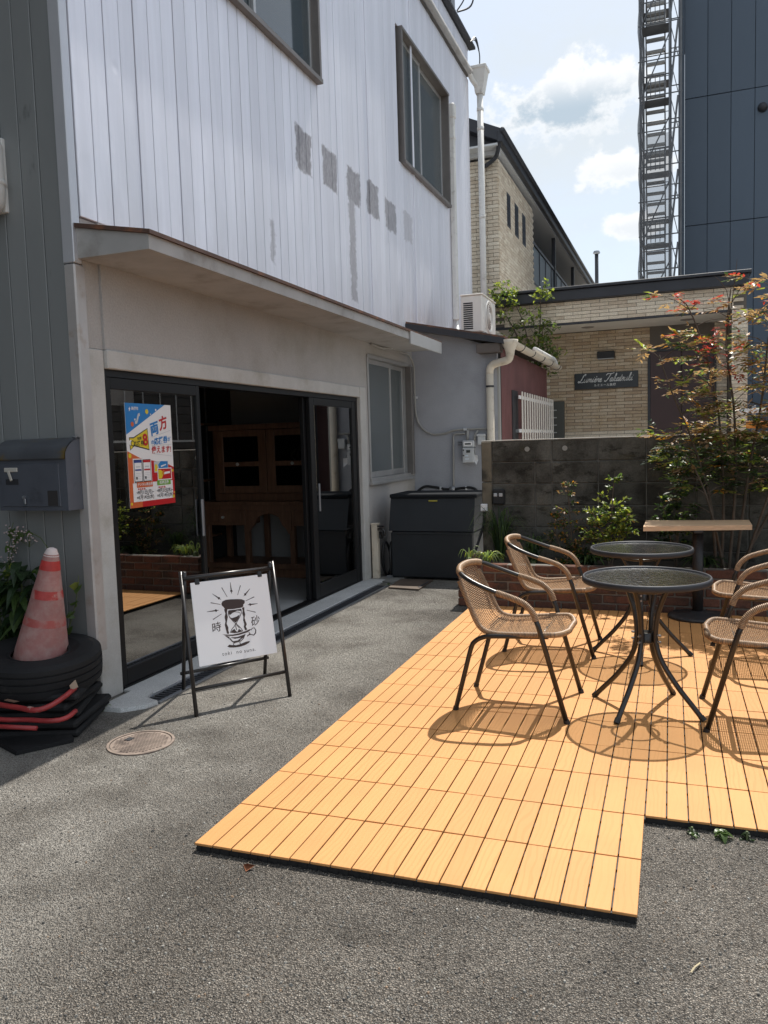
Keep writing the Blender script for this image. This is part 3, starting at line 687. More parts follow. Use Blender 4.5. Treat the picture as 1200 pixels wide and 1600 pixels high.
# wing downpipe with hopper
t = thing('wing_downpipe', 'cream downpipe with a funnel hopper bending back to the grey wing corner', 'drainpipe', (-1.98, 8.76, 0))
b = MB(); b.tube([(-2.0, 8.745, 0), (-2.0, 8.745, 2.08)], .043, 14); b.tube(catmull([(-2.0, 8.745, 2.08), (-1.99, 8.74, 2.14), (-1.94, 8.73, 2.18), (-1.80, 8.69, 2.205), (-1.765, 8.68, 2.23), (-1.755, 8.675, 2.29)], .015), .043, 14); b.build('pipe', CREAMPVC, t, True)
b = MB(); b.lathe([(.045, 0), (.05, .05), (.085, .13), (.09, .17), (.075, .17)], 20, (-1.755, 8.67, 2.25)); b.build('hopper', CREAMPVC, t, True)
b = MB(); b.tube([(-2.0, 8.745, 1.93), (-2.0, 8.745, 1.95)], .047, 14); b.build('pipe_strap', DARKMETAL, t)
# conduits, meters
CONDUIT = mat('conduit_grey', (.34, .33, .31), .6, blot=(6, .1)); STEELBLK = mat('black_hose', (.012, .012, .013), .4)
t = thing('eaves_conduit', 'thin grey cable conduit running under the canopy and down the corner to the meters', 'conduit', (-2.9, 8.75, 1.4))
b = MB(); b.tube(catmull([(-2.90, 7.47, 2.335), (-2.895, 7.8, 2.325), (-2.89, 8.0, 2.345), (-2.89, 8.3, 2.34), (-2.885, 8.58, 2.325), (-2.875, 8.705, 2.24), (-2.875, 8.74, 2.1), (-2.88, 8.765, 1.75), (-2.86, 8.775, 1.60), (-2.79, 8.778, 1.49), (-2.68, 8.778, 1.435), (-2.55, 8.778, 1.44), (-2.40, 8.778, 1.475), (-2.10, 8.778, 1.478), (-1.96, 8.76, 1.475)], .03), .012, 8); b.build('conduit', CONDUIT, t, True)
for p in ((-2.89, 8.02, 2.35), (-2.876, 8.77, 1.86), (-2.3, 8.775, 1.478)):
    b = MB(); b.obox(p, (.02, .02, .014), None, .004); b.build('clip', METERGREY, t)
t = thing('water_pipe', 'slim grey pipe dropping down the blue-grey wall to a black hose tap', 'pipe', (-2.44, 8.77, .8))
b = MB(); b.tube(catmull([(-2.30, 8.775, 1.43), (-2.40, 8.775, 1.43), (-2.435, 8.775, 1.41), (-2.44, 8.775, 1.3), (-2.45, 8.775, .84)], .03), .011, 8); b.build('riser', CONDUIT, t, True)
b = MB(); b.tube(catmull([(-2.93, 8.72, .66), (-2.90, 8.74, .75), (-2.80, 8.76, .835), (-2.68, 8.765, .83), (-2.5, 8.765, .80), (-2.36, 8.765, .815), (-2.24, 8.76, .82), (-2.17, 8.75, .78), (-2.14, 8.74, .66), (-2.14, 8.74, .3)], .03), .016, 8); b.build('black_hose', STEELBLK, t, True)
b = MB(); b.tube([(-2.49, 8.76, .81), (-2.43, 8.76, .81)], .028, 10); b.tube([(-2.455, 8.75, .81), (-2.46, 8.74, .72)], .017, 8); b.obox((-2.455, 8.725, .73), (.035, .012, .012), None, .004); b.build('brass_valve', GALV, t, True)
for x in (-2.6, -2.30): 
    b = MB(); b.obox((x, 8.77, .815), (.012, .02, .02), None, .004); b.build('clip', METERGREY, t)
b = MB(); b.obox((-2.36, 8.785, 1.345), (.03, .012, .01), None, .003); b.obox((-2.36, 8.785, 1.315), (.03, .012, .008), None, .003); b.build('saddle', GALV, t)
t = thing('electric_meter', 'upper grey electricity meter with a dark display window on the wing wall', 'meter', (-2.24, 8.75, 1.28))
b = MB(); b.box(-2.318, -2.185, 8.70, 8.795, 1.275, 1.352, .008); b.build('meter_case', METERGREY, t)
b = MB(); b.box(-2.300, -2.205, 8.697, 8.70, 1.295, 1.335); b.build('bezel', WHITEP, t)
b = MB(); b.box(-2.288, -2.218, 8.6955, 8.697, 1.305, 1.322); b.build('display', mat('lcd', (.03, .035, .03), .2), t)
b = MB(); b.tube([(-2.27, 8.76, 1.35), (-2.27, 8.765, 1.47)], .016, 8); b.tube([(-2.19, 8.76, 1.35), (-2.18, 8.765, 1.42), (-2.15, 8.77, 1.46)], .014, 8); b.build('cable_gland', CONDUIT, t, True)
t = thing('meter_box', 'lower grey meter box with buttons and a small screen on the wing wall', 'meter', (-2.24, 8.75, 1.1))
b = MB(); b.box(-2.318, -2.188, 8.69, 8.795, 1.105, 1.270, .008); b.build('meter_case', METERGREY, t)
b = MB(); b.box(-2.27, -2.225, 8.687, 8.69, 1.215, 1.245); b.build('screen', mat('meter_screen', (.06, .065, .06), .25), t)
for q, (x, z) in enumerate(((-2.303, 1.245), (-2.303, 1.185))):
    b = MB(); b.tube([(x, 8.69, z), (x, 8.683, z)], .008, 10); b.build('button', BLACKSTEEL, t)
b = MB(); b.box(-2.285, -2.25, 8.688, 8.69, 1.175, 1.19); b.box(-2.285, -2.24, 8.688, 8.69, 1.14, 1.152); b.build('sticker', mat('sticker', (.65, .72, .78), .5), t)
t = thing('paper_tag', 'crumpled white paper tag hanging beside the meter box', 'tag', (-2.16, 8.7, 1.1))
b = MB(); b.add([(-2.185, 8.70, 1.19), (-2.14, 8.68, 1.185), (-2.135, 8.69, 1.13), (-2.15, 8.66, 1.08), (-2.185, 8.70, 1.12)], [(0, 1, 2, 4), (2, 3, 4)]); b.build('paper', WHITEP, t)
b = MB(); b.tube([(-2.17, 8.70, 1.19), (-2.19, 8.72, 1.26)], .002, 4); b.build('string', BLACKSTEEL, t)
t = thing('junction_box', 'small pale junction box behind the left end of the block wall', 'box', (-2.1, 8.75, 1.35))
b = MB(); b.box(-2.15, -2.06, 8.72, 8.795, 1.30, 1.415, .008); b.build('case', METERGREY, t); b = MB(); b.box(-2.155, -2.055, 8.714, 8.72, 1.395, 1.42, .002); b.build('cover', METERGREY, t)

# storage bin and the odds and ends round it
BINM = mat('charcoal_plastic', (.017, .020, .024), .52, blot=(3, .12), bump=(140, .12, .002))
t = thing('storage_bin', 'big charcoal lidded rubbish storage bin against the wing wall', 'storage bin', (-2.29, 7.4, 0))
b = MB(); b.box(-2.715, -1.875, 7.37, 7.98, .02, .478, .012); b.build('bin_body', BINM, t)
b = MB(); A = [(7.355, .484), (7.98, .484), (7.98, .80), (7.44, .80)]
b.prism([(-2.728, y, z) for y, z in A], [(-1.868, y, z) for y, z in A]); b.build('front_flap', BINM, t)
b = MB(); b.box(-2.735, -1.845, 7.42, 7.99, .800, .842, .010); b.build('bin_lid', mat('dull_charcoal_lid', (.015, .017, .02), .85, spec=.15), t)
b = MB(); b.obox((-2.285, 7.425, .775), (.045, .006, .007), None, .002); b.build('latch_label', mat('brass_yellow', (.42, .36, .06), .4), t)
for x in (-2.68, -1.91):
    b = MB(); b.box(x - .03, x + .03, 7.40, 7.46, 0, .02); b.build('foot', PLASTIC, t)
b = MB(); b.box(-2.70, -1.89, 7.362, 7.37, .45, .476, .003); b.build('grip_rail', BINM, t)
t = thing('utility_box', 'small pale grey box on the wall just above the bin lid', 'box', (-2.8, 8.7, .7))
b = MB(); b.box(-2.90, -2.72, 8.66, 8.795, .58, .72, .006); b.build('case', METERGREY, t); b = MB(); b.box(-2.905, -2.715, 8.655, 8.66, .70, .725, .002); b.build('lip', METERGREY, t)
t = thing('tap_post', 'short cream standpipe post with a dark tap beside the bin', 'standpipe', (-2.85, 7.32, 0))
b = MB(); b.box(-2.895, -2.830, 7.30, 7.365, 0, .55, .006); b.build('post', CREAMPVC, t)
b = MB(); b.box(-2.90, -2.825, 7.295, 7.37, .55, .562, .003); b.build('post_cap', CREAMPVC, t)
b = MB(); b.tube(catmull([(-2.83, 7.32, .50), (-2.79, 7.30, .51), (-2.755, 7.30, .49), (-2.75, 7.30, .44)], .01), .013, 8); b.obox((-2.79, 7.30, .535), (.035, .008, .008), None, .003); b.obox((-2.785, 7.29, .45), (.022, .012, .035), None, .005); b.build('tap', BLACKSTEEL, t, True)
t = thing('coiled_hose', 'dark garden hose coiled on the ground between standpipe and bin', 'hose', (-2.78, 7.5, 0))
b = MB(); b.tube(catmull([(-2.77 + .045 * math.sin(a * .5), 7.46 + .02 * math.sin(a * .7) + .07 * math.cos(a), .19 + .17 * math.sin(a)) for a in np.linspace(0, 19, 70)], .02), .013, 6); b.build('hose', STEELBLK, t, True)
b = MB(); b.obox((-2.74, 7.38, .02), (.03, .02, .015), None, .005); b.build('nozzle', GALV, t)
t = thing('ground_plate', 'flat brown board lying on the asphalt in front of the bin', 'board', (-2.43, 7.1, 0))
b = MB(); A = [(-2.565, 6.86), (-2.255, 6.815), (-2.27, 7.32), (-2.60, 7.30)]; b.prism([(x, y, .002) for x, y in A], [(x, y, .016) for x, y in A]); b.build('board', mat('brown_board', (.105, .075, .055), .75, blot=(6, .2)), t)
b = MB(); b.box(-2.29, -2.27, 6.9, 7.2, .016, .019); b.build('edge_strip', DARKMETAL, t)
b = MB(); P = [(-2.93, 7.25), (-2.62, 7.10), (-2.58, 7.42), (-2.72, 7.40), (-2.93, 7.5)]; b.prism([(x, y, -.01) for x, y in P], [(x, y, .014) for x, y in P]); structure(b.build('concrete_apron', mat('worn_concrete', (.22, .215, .20), .85, blot=(8, .2), bump=(60, .3, .003))))

# ------------------------------------------------------------------ block wall
bw = thing('block_wall', 'long low wall of stained dark concrete blocks behind the planter', 'wall', (-1.68, 6.95, 0))
b = MB(); b.box(-1.60, 4.6, 6.962, 7.09, 0, 1.335); b.build('wall_core', mat('block_mortar', (.14, .135, .12), .9, blot=(5, .3), bump=(50, .4, .004)), bw)
b = MB(); b.box(-1.67, 4.6, 7.103, 7.112, 0, 1.33); b.build('rear_bounce_sheet', mat('pale_bounce_sheet', (.45, .44, .41), .9), bw)  # unseen pale back face, added to throw sun towards the porch
edges = [-1.585, -1.207, -1.061, -.672, -.285] + [.102 + .387 * k for k in range(12)]
cache = {}
def block(wd, hh):
    k = round(wd, 3), round(hh, 3)
    if k not in cache:
        m = MB(); m.obox((0, 0, 0), (wd / 2 - .005, .075, hh / 2 - .0045), None, .005); cache[k] = m.mesh('block', BLOCK)
    return cache[k]
for c in range(7):
    z1 = 1.338 - c * .1905; z0 = max(0, z1 - .1905)
    es = edges if c else [e for e in edges if e != -1.207]
    for a, d in zip(es, es[1:]):
        link('block', block(d - a, z1 - z0), bw, ((a + d) / 2, 7.026 + random.uniform(-.003, .003), (z0 + z1) / 2), (0, 0, random.uniform(-.006, .006)))
POSTC = mat('weathered_post_concrete', (.17, .145, .105), .9, blot=(4, .3), bump=(60, .35, .004), dirt=(3, (.05, .045, .035), .5, .68))
for c in range(4):
    z1 = 1.338 - c * .36; z0 = max(0, z1 - .36); b = MB(); b.obox((-1.632, 7.02, (z0 + z1) / 2), (.044, .085, (z1 - z0) / 2 - .003), None, .006); b.build('end_post', POSTC, bw)
b = MB(); b.box(-1.675, 4.6, 6.945, 7.10, 1.337, 1.346, .003); b.build('mortar_cap', mat('mortar_cap', (.58, .55, .49), .9, blot=(9, .2), bump=(70, .4, .004)), bw)
b = MB()
for x in (-1.271, -.948): b.tube([(x, 6.95, 1.26), (x, 6.945, 1.26)], .022, 14)
b.build('filled_hole', mat('filled_hole', (.33, .32, .29), .9), bw)
t = thing('outdoor_socket', 'black weatherproof double socket box on the block wall', 'socket', (-1.52, 6.94, .85))
b = MB(); b.box(-1.575, -1.468, 6.90, 6.95, .78, .915, .01); b.build('case', PLASTIC, t)
for x in (-1.548, -1.5):
    b = MB(); b.box(x - .016, x + .016, 6.895, 6.902, .85, .88, .003); b.build('outlet', METERGREY, t)
t = thing('cable_box', 'small white cable box low on the end post of the block wall', 'box', (-1.65, 6.92, .74))
b = MB(); b.box(-1.685, -1.625, 6.90, 6.935, .72, .785, .006); b.build('case', WHITEP, t); b = MB(); b.tube(catmull([(-1.655, 6.92, .72), (-1.66, 6.9, .6), (-1.72, 6.8, .36)], .04), .012, 6); b.build('lead', STEELBLK, t)

# ------------------------------------------------------------------ brick planter
pl = thing('brick_planter', 'long low red brick planter bed along the foot of the block wall', 'planter', (-1.72, 6.2, 0))
b = MB(); b.box(-1.712, 4.0, 6.228, 6.32, 0, .352); b.box(-1.712, -1.62, 6.32, 6.94, 0, .352); b.build('mortar_core', MORTAR, pl)
bm = MB(); bm.obox((0, 0, 0), (.0985, .048, .0295), None, .005); stretcher = bm.mesh('brick', BRICK)
bm = MB(); bm.obox((0, 0, 0), (.048, .048, .0295), None, .005); half = bm.mesh('brick', BRICK)
for c in range(5):
    z = .037 + c * .0715; x = -1.72 + (.105 if c % 2 else 0)
    if c % 2: link('brick', half, pl, (-1.67, 6.266, z), (random.uniform(-.02, .02), 0, random.uniform(-.02, .02)))
    while x < 3.9:
        link('brick', stretcher, pl, (x + .1, 6.265 + random.uniform(-.004, .004), z + random.uniform(-.002, .002)), (random.uniform(-.02, .02), random.uniform(-.012, .012), random.uniform(-.015, .015))); x += .2085
    for k in range(3): link('brick', stretcher, pl, (-1.673, 6.42 + k * .2085 + (.1 if c % 2 else 0), z), (0, 0, math.pi / 2 + random.uniform(-.02, .02)))
b = MB(); pts = []
nx, ny = 60, 8
for j in range(ny + 1):
    for i in range(nx + 1): pts.append((-1.62 + 5.6 * i / nx, 6.31 + .64 * j / ny, .30 + random.uniform(-.015, .02)))
b.add(pts, [(j * (nx + 1) + i, j * (nx + 1) + i + 1, (j + 1) * (nx + 1) + i + 1, (j + 1) * (nx + 1) + i) for j in range(ny) for i in range(nx)]); b.build('soil', SOIL, pl, True)

# ------------------------------------------------------------------ the ochre deck
DROT = R(.8); DX, DY = -1.536, 2.168; PX, PY = .0711, .3075
deck = thing('deck', 'L-shaped terrace deck of ochre composite slats laid on the asphalt', 'deck', (DX, DY, 0), DROT, local=True)
sm = MB(); sm.obox((0, 0, .0260), (PX / 2 - .0023, PY / 2 - .0030, .0042), None, .0011); slat = sm.mesh('slat', DECK)
cells = []
for j in range(13):
    for i in range(34):
        if i >= 20 and j < 2: continue
        x, y = (i + .5) * PX, (j + .5) * PY; vis = x + DX < .32 + .085 * (y + DY - 2.8)
        cells.append((not vis, y + .1 * abs(x - 1.3), i, j, x, y))
cells.sort(); rest = MB()
for n_, (nv, _, i, j, x, y) in enumerate(cells):
    z = random.uniform(-.0007, .0007)
    if n_ < 300: link('slat', slat, deck, (x, y, z), (random.uniform(-.003, .003), random.uniform(-.004, .004), random.uniform(-.0015, .0015)))
    else: rest.obox((x, y, .0260 + z), (PX / 2 - .0023, PY / 2 - .0030, .0042), None, .0011)
stuff(rest.build('slat_rest', DECK, deck))
b = MB()
for j in range(13):
    n = 34 if j >= 2 else 20
    for q in range(3): b.box(.004, n * PX - .004, j * PY + .035 + q * .105, j * PY + .065 + q * .105, .003, .0205)
for i in range(35):
    y0 = 0 if i < 20 else 2 * PY; b.box(max(.004, i * PX - .010), min(34 * PX - .004, i * PX + .010), y0 + .008, 13 * PY - .006, .004, .0135)
for j in range(13):
    for i in range(0, 34 * 2):
        if i >= 40 and j < 2: continue
        b.box(i * PX / 2 + .008, i * PX / 2 + .024, j * PY + .006, j * PY + .02, .0, .0212)
b.box(.006, 20 * PX - .006, .009, .013, .002, .0205); b.box(20 * PX + .002, 34 * PX - .006, 2 * PY + .009, 2 * PY + .013, .002, .0205); b.box(20 * PX - .011, 20 * PX - .007, .013, 2 * PY, .002, .0205); b.box(.007, .011, .013, 13 * PY, .002, .0205)
stuff(b.build('base_grid', PLASTIC, deck))
# ------------------------------------------------------------------ wicker chairs
def m_wicker():
    s = NT('wicker'); w = s.rng(s.noise(60, 3, .6, src=s.obj()), .3, .7, .75, 1.2)
    c = s.scale((.36, .225, .125), w); c = s.mix(s.rng(s.noise(220, 2, .6, src=s.obj()), .55, .7, 0, .45), c, (.20, .115, .06))
    return s.fin(c, .45, 0, None, .5)
WICKER = m_wicker(); WICKERD = mat('wicker_groove', (.07, .042, .028), .7)
def wrap(b, path, r=.0135, pitch=.0072, closed=False, n=9):
    """binding of flat cane wound round a tube: one swelling per turn, a dark groove between turns"""
    P = resample(path, pitch / 4, closed); N = len(P); rs = [r * (.90 if i % 4 == 0 else (1.07 if i % 4 == 2 else 1.02)) for i in range(N)]
    f0 = len(b.m); b.tube(P, rs, n, closed)
    for i in range(f0, min(len(b.m), f0 + (N if closed else N - 1) * n)):
        if ((i - f0) // n) % 4 in (0, 3) and ((i - f0) // n) % 4 == 0: b.m[i] = 1
def make_chair(label):
    root = thing('wicker_chair', label, 'chair', (0, 0, 0), 0, 'wicker armchairs round the glass tables', local=True)
    # front legs run up into the arms and round the back as one hoop
    def half(sg): return [(.275, .238 * sg, 0), (.15, .243 * sg, .45), (.125, .246 * sg, .515), (.085, .248 * sg, .556), (.02, .25 * sg, .583), (-.06, .248 * sg, .607), (-.15, .236 * sg, .640), (-.215, .205 * sg, .668), (-.25, .15 * sg, .684)]
    hoop = catmull([half(1)[k] for k in range(2, 9)] + [(-.268, .06, .691), (-.268, -.06, .691)] + [half(-1)[k] for k in range(8, 1, -1)], .012)
    b = MB(); b.tube(hoop, .0122, 10); b.build('arm_hoop', BLACKSTEEL, root, True)
    for sg in (1, -1):
        b = MB(); b.tube([half(sg)[0], half(sg)[1], half(sg)[2]], .0122, 10); o = b.build('front_leg', BLACKSTEEL, root, True)
        b = MB(); b.tube([(.277, .238 * sg, -.002), (.272, .238 * sg, .016)], .0145, 10); b.build('foot_cap', PLASTIC, o)
        b = MB(); wrap(b, catmull([(.140, .2445 * sg, .475), (.125, .246 * sg, .515), (.085, .248 * sg, .556), (.02, .25 * sg, .583), (-.045, .2485 * sg, .602)], .01), .0150); b.build('arm_binding', [WICKER, WICKERD], root, True)
        leg = catmull([(-.272, .195 * sg, 0), (-.225, .20 * sg, .17), (-.185, .203 * sg, .315), (-.165, .205 * sg, .35), (-.125, .207 * sg, .374), (-.06, .21 * sg, .384), (.19, .215 * sg, .397)], .015)
        b = MB(); b.tube(leg, .0118, 10); o = b.build('rear_leg', BLACKSTEEL, root, True)
        b = MB(); b.tube([(-.273, .195 * sg, -.002), (-.268, .1955 * sg, .016)], .0142, 10); b.build('foot_cap', PLASTIC, o)
    for x, z in ((-.10, .372), (.15, .388)):
        b = MB(); b.tube([(x, -.205, z), (x, .205, z)], .008, 8); b.build('cross_brace', BLACKSTEEL, root, True)
    b = MB(); wrap(b, catmull([(-.232, .185, .676), (-.25, .15, .684), (-.268, .06, .691), (-.268, -.06, .691), (-.25, -.15, .684), (-.232, -.185, .676)], .01), .0158); b.build('back_binding', [WICKER, WICKERD], root, True)
    # shell profile from the top of the back down and forward
    prof = catmull([(-.262, 0, .688), (-.225, 0, .60), (-.185, 0, .51), (-.155, 0, .445), (-.125, 0, .408), (-.07, 0, .393), (.0, 0, .394), (.12, 0, .402), (.22, 0, .408), (.262, 0, .402)], .01)
    prof = resample(prof, .0088); n = len(prof)
    def hw(t): return .172 + .022 * min(1, t / .35) if t < .5 else .194 + .026 * min(1, (t - .5) / .3) - (.09 * ((t - .92) / .08) ** 2 if t > .92 else 0)
    def sag(t, u): return (1 - u * u) * (.014 if t < .45 else .010)
    rim = [Vector((prof[i].x, hw(i / (n - 1)), prof[i].z)) for i in range(6, n, 3)] ; front = [Vector((prof[-1].x + .004, .13 - .26 * k / 8, prof[-1].z)) for k in range(1, 8)]
    rim = rim + front + [Vector((p.x, -p.y, p.z)) for p in reversed(rim)]
    b = MB(); wrap(b, catmull(rim, .01), .0135); b.build('seat_rim', [WICKER, WICKERD], root, True)
    b = MB(); NW = 14
    def surf(i, u, off):
        t = i / (n - 1); p = prof[i]; q = prof[min(i + 1, n - 1)] - prof[max(i - 1, 0)]; nrm = Vector((-q.z, 0, q.x)).normalized(); nrm = nrm if nrm.z > 0 or nrm.x > 0 else -nrm
        return Vector((p.x, hw(t) * u, p.z)) + nrm * (off - sag(t, u))
    for i in range(2, n - 1):
        pts = []
        for k in range(NW * 2 + 1):
            u = -1 + k / NW; off = .0022 * math.sin(math.pi * (k / 2 + i)) ; pts.append(surf(i, u * .985, off))
        b.tube(pts, .0024, 4, caps=False)
    for k in range(NW):
        u = -1 + (k + .5) * 2 / NW
        b.tube([surf(i, u * .98, 0) for i in range(0, n)], .0022, 4, caps=False)
    stuff(b.build('woven_seat', WICKER, root))
    return root
chair = make_chair('front left wicker armchair with black steel legs, nearest the bare asphalt')
chair.location = (-.772, 3.885, .03); chair.rotation_euler = (0, 0, R(-1))
for (x, y, a, lab) in ((-.775, 5.02, 1, 'rear left wicker armchair, half hidden behind the nearest one, by the planter'),
                       (.37, 3.945, 181, 'front right wicker armchair cut by the frame beside the nearer glass table'),
                       (.44, 5.02, 178, 'rear right wicker armchair near the oak topped table, cut by the frame')):
    c = copy_tree(chair); c.location = (x, y, .03); c.rotation_euler = (0, 0, R(a)); c['label'] = lab

# ------------------------------------------------------------------ round glass tables
def m_tglass():
    s = NT('pebbled_table_glass'); t = s.t; t.nodes.remove(s.p)
    tr = s.n('ShaderNodeBsdfTransparent'); tr.inputs[0].default_value = (.95, .955, .93, 1)
    df = s.n('ShaderNodeBsdfDiffuse'); df.inputs[0].default_value = (.34, .38, .31, 1)
    gl = s.n('ShaderNodeBsdfGlossy'); gl.inputs['Roughness'].default_value = .12
    h = s.math('ADD', s.voro(48, 'SMOOTH_F1', src=s.obj()), s.math('MULTIPLY', s.noise(90, 3, .6, src=s.obj()), .6)); bn = s.bump(h, .38, .004); s.l(bn, gl.inputs['Normal'])
    fr = s.n('ShaderNodeFresnel'); fr.inputs[0].default_value = 1.5; s.l(bn, fr.inputs['Normal'])
    m0 = s.n('ShaderNodeMixShader'); m0.inputs[0].default_value = .18; s.l(tr.outputs[0], m0.inputs[1]); s.l(df.outputs[0], m0.inputs[2])
    m1 = s.n('ShaderNodeMixShader'); s.l(fr.outputs[0], m1.inputs[0]); s.l(m0.outputs[0], m1.inputs[1]); s.l(gl.outputs[0], m1.inputs[2]); s.l(m1.outputs[0], s.out.inputs[0]); return s.m
TGLASS = m_tglass()
def make_table(label):
    root = thing('glass_table', label, 'table', (0, 0, 0), 0, 'round glass topped bistro tables', local=True)
    b = MB(); b.lathe([(.284, .627), (.284, .647), (.288, .651), (.293, .650), (.297, .642), (.297, .626), (.293, .620), (.287, .620), (.284, .627)], 64); b.build('table_rim', DARKMETAL, root, True)
    b = MB(); b.lathe([(.0, .643), (.2835, .643), (.2835, .637), (.0, .637)], 64); b.build('glass_top', TGLASS, root)
    for q in range(4):
        a = R(65 + 90 * q); ca, sa = math.cos(a), math.sin(a)
        pr = [(.275, .012), (.235, .055), (.16, .135), (.085, .235), (.052, .32), (.048, .39), (.062, .48), (.095, .57), (.125, .618)]
        b = MB(); b.tube(catmull([(r * ca, r * sa, z) for r, z in pr], .015), .0125, 10); o = b.build('leg', BLACKSTEEL, root, True)
        b = MB(); b.tube([(.285 * ca, .285 * sa, .003), (.268 * ca, .268 * sa, .021)], .0145, 10); b.build('foot_cap', PLASTIC, o)
        b = MB(); b.lathe([(0, .6375), (.014, .6375), (.014, .620), (.0, .620)], 14, (.15 * ca, .15 * sa, 0)); b.build('glass_pad', METERGREY, root)
        b = MB(); b.tube([(.125 * ca, .125 * sa, .615), (.29 * ca, .29 * sa, .628)], .008, 8); b.build('top_arm', BLACKSTEEL, root)
    b = MB(); b.lathe([(.036, .33), (.036, .375), (.030, .38), (.030, .325), (.036, .33)], 20); b.build('collar', BLACKSTEEL, root, True)
    for q in range(4):
        a = R(65 + 90 * q)
        for zz in (.337, .368):
            b = MB(); b.tube([(.055 * math.cos(a), .055 * math.sin(a), zz), (.075 * math.cos(a), .075 * math.sin(a), zz)], .006, 6); b.build('bolt', GALV, root)
    b = MB(); b.tube([(.10 * math.cos(a), .10 * math.sin(a), .585) for a in np.linspace(0, 2 * math.pi, 28, endpoint=False)], .007, 6, True); b.build('tie_ring', BLACKSTEEL, root, True)
    return root
tA = make_table('nearer round glass bistro table, on curved black legs, in front'); tA.location = (-.165, 3.955, .03); tA.rotation_euler = (0, 0, R(0))
tB = copy_tree(tA); tB.location = (-.235, 4.975, .03); tB.rotation_euler = (0, 0, R(27)); tB['label'] = 'farther round glass bistro table, its sparkling top half hidden behind the nearer one'
# oak topped cafe table
t = thing('cafe_table', 'rectangular light oak table top on a black column with a round base', 'table', (.1, 6.08, .03))
b = MB(); A = [(-.262, 5.86), (.447, 6.01), (.452, 6.37), (-.262, 6.30)]; ctr = Vector((.1, 6.13))
b.prism([(x, y, .675) for x, y in A], [(x, y, .708) for x, y in A]); b.build('table_top', WOODTOP, t)
b = MB(); b.lathe([(.0, .03), (.205, .03), (.205, .045), (.19, .054), (.06, .066), (.045, .08), (.0, .08)], 48, (.1, 6.08, 0)); b.build('round_base', CAST, t, True)
b = MB(); b.tube([(.1, 6.08, .06), (.1, 6.08, .66)], .037, 20); b.build('column', CAST, t, True)
b = MB(); b.box(-.12, .32, 6.05, 6.11, .655, .675, .003); b.box(.07, .13, 5.93, 6.23, .655, .675, .003); b.build('support_bracket', CAST, t)

# ------------------------------------------------------------------ the A-board sign
A0, B0, A1, B1 = Vector((-2.299, 3.327, 0)), Vector((-1.988, 3.748, 0)), Vector((-2.632, 3.668, 0)), Vector((-2.316, 4.095, 0))
TA, TB = Vector((-2.468, 3.497, .682)), Vector((-2.154, 3.920, .682))
sg_ = thing('sandwich_board', 'white A-frame sign with a brown hourglass-in-a-cup drawing on black tubes', 'sign', (-2.31, 3.71, 0))
for (p, q, n_) in ((A0, TA, 'front_leg'), (B0, TB, 'front_leg'), (A1, TA, 'rear_leg'), (B1, TB, 'rear_leg')):
    d = (q - p); top = q + (d.normalized() * .025); off = Vector((0, 0, 0)) if n_ == 'front_leg' else (TA - TB).normalized() * (-.018 if q is TA else .018)
    b = MB(); b.tube([p + off, top + off], .0105, 10); b.build(n_, BLACKSTEEL, sg_, True)
b = MB(); b.tube([TA - Vector((0, 0, .012)), TB - Vector((0, 0, .012))], .0125, 10); b.build('top_bar', BLACKSTEEL, sg_, True)
for (p, q, k) in ((A0, B0, .185), (A1, B1, .16)):
    tt = (TA if p is A0 else TA); b = MB(); b.tube([p.lerp(TA, k), q.lerp(TB, k)], .0095, 10); b.build('lower_bar', BLACKSTEEL, sg_, True)
# board plane: s across, t downwards, n outwards to the viewer
ex = (TB - TA).normalized(); dn = (((A0 + B0) / 2) - ((TA + TB) / 2)).normalized(); nn = dn.cross(ex).normalized()
if nn.x < 0: nn = -nn
BW, BH = .440, .440; org = TA + ex * .046 + dn * .040 - nn * .004
def bp(s, t, k=0.): return org + ex * (s * BW) + dn * (t * BH) + nn * (.003 + .0005 * k)
b = MB(); b.obox(bp(.5, .5) - nn * .003, (BW / 2, BH / 2, .003), (ex, dn, nn), .001); board = b.build('board', WHITEP, sg_)
for s in (.085, .90):
    b = MB(); b.obox(bp(s, -.02), (.013, .022, .004), (ex, dn, nn), .003); b.tube([bp(s, .02, 6), bp(s, .02, 14)], .005, 8); b.build('hook', PLASTIC, sg_)
def cv(x, y):                                       # print layout units to board units
    s = (x - 160) / 690; 
    for _ in range(4):
        t = (y - (265 - 90 * s)) / (685 - 30 * s); s = (x - 160 - 55 * t) / (690 - 20 * t)
    return s, t
ink = MB(); ink2 = MB()
def ipoly(pts, k=1, m=None): (m or ink).poly([bp(*cv(*p), k) for p in pts])
def irib(pts, w, k=1, m=None):
    P, F = ribbon2d(pts, w); (m or ink).add([bp(*cv(*p), k) for p in P], F)
ipoly([(420, 435), (430, 415), (460, 402), (500, 397), (560, 394), (600, 395), (628, 405), (626, 425), (612, 440), (612, 455), (590, 466), (520, 478), (450, 482), (440, 465), (424, 450)])
ipoly([(440, 480), (470, 478), (464, 510), (470, 545), (462, 575), (457, 600), (470, 630), (468, 655), (474, 672), (468, 684), (455, 680), (448, 650), (440, 610), (447, 580), (442, 545), (450, 515)])
ipoly([(598, 465), (620, 460), (618, 490), (624, 520), (616, 550), (622, 575), (632, 600), (622, 622), (634, 645), (614, 652), (604, 622), (610, 600), (602, 570), (606, 540), (598, 512), (604, 490)])
irib([(478, 492), (476, 520), (486, 548), (510, 575), (534, 597), (520, 622), (500, 642), (484, 672)], 6); irib([(592, 480), (590, 510), (572, 545), (548, 580), (541, 600), (566, 622), (584, 642), (594, 660)], 6)
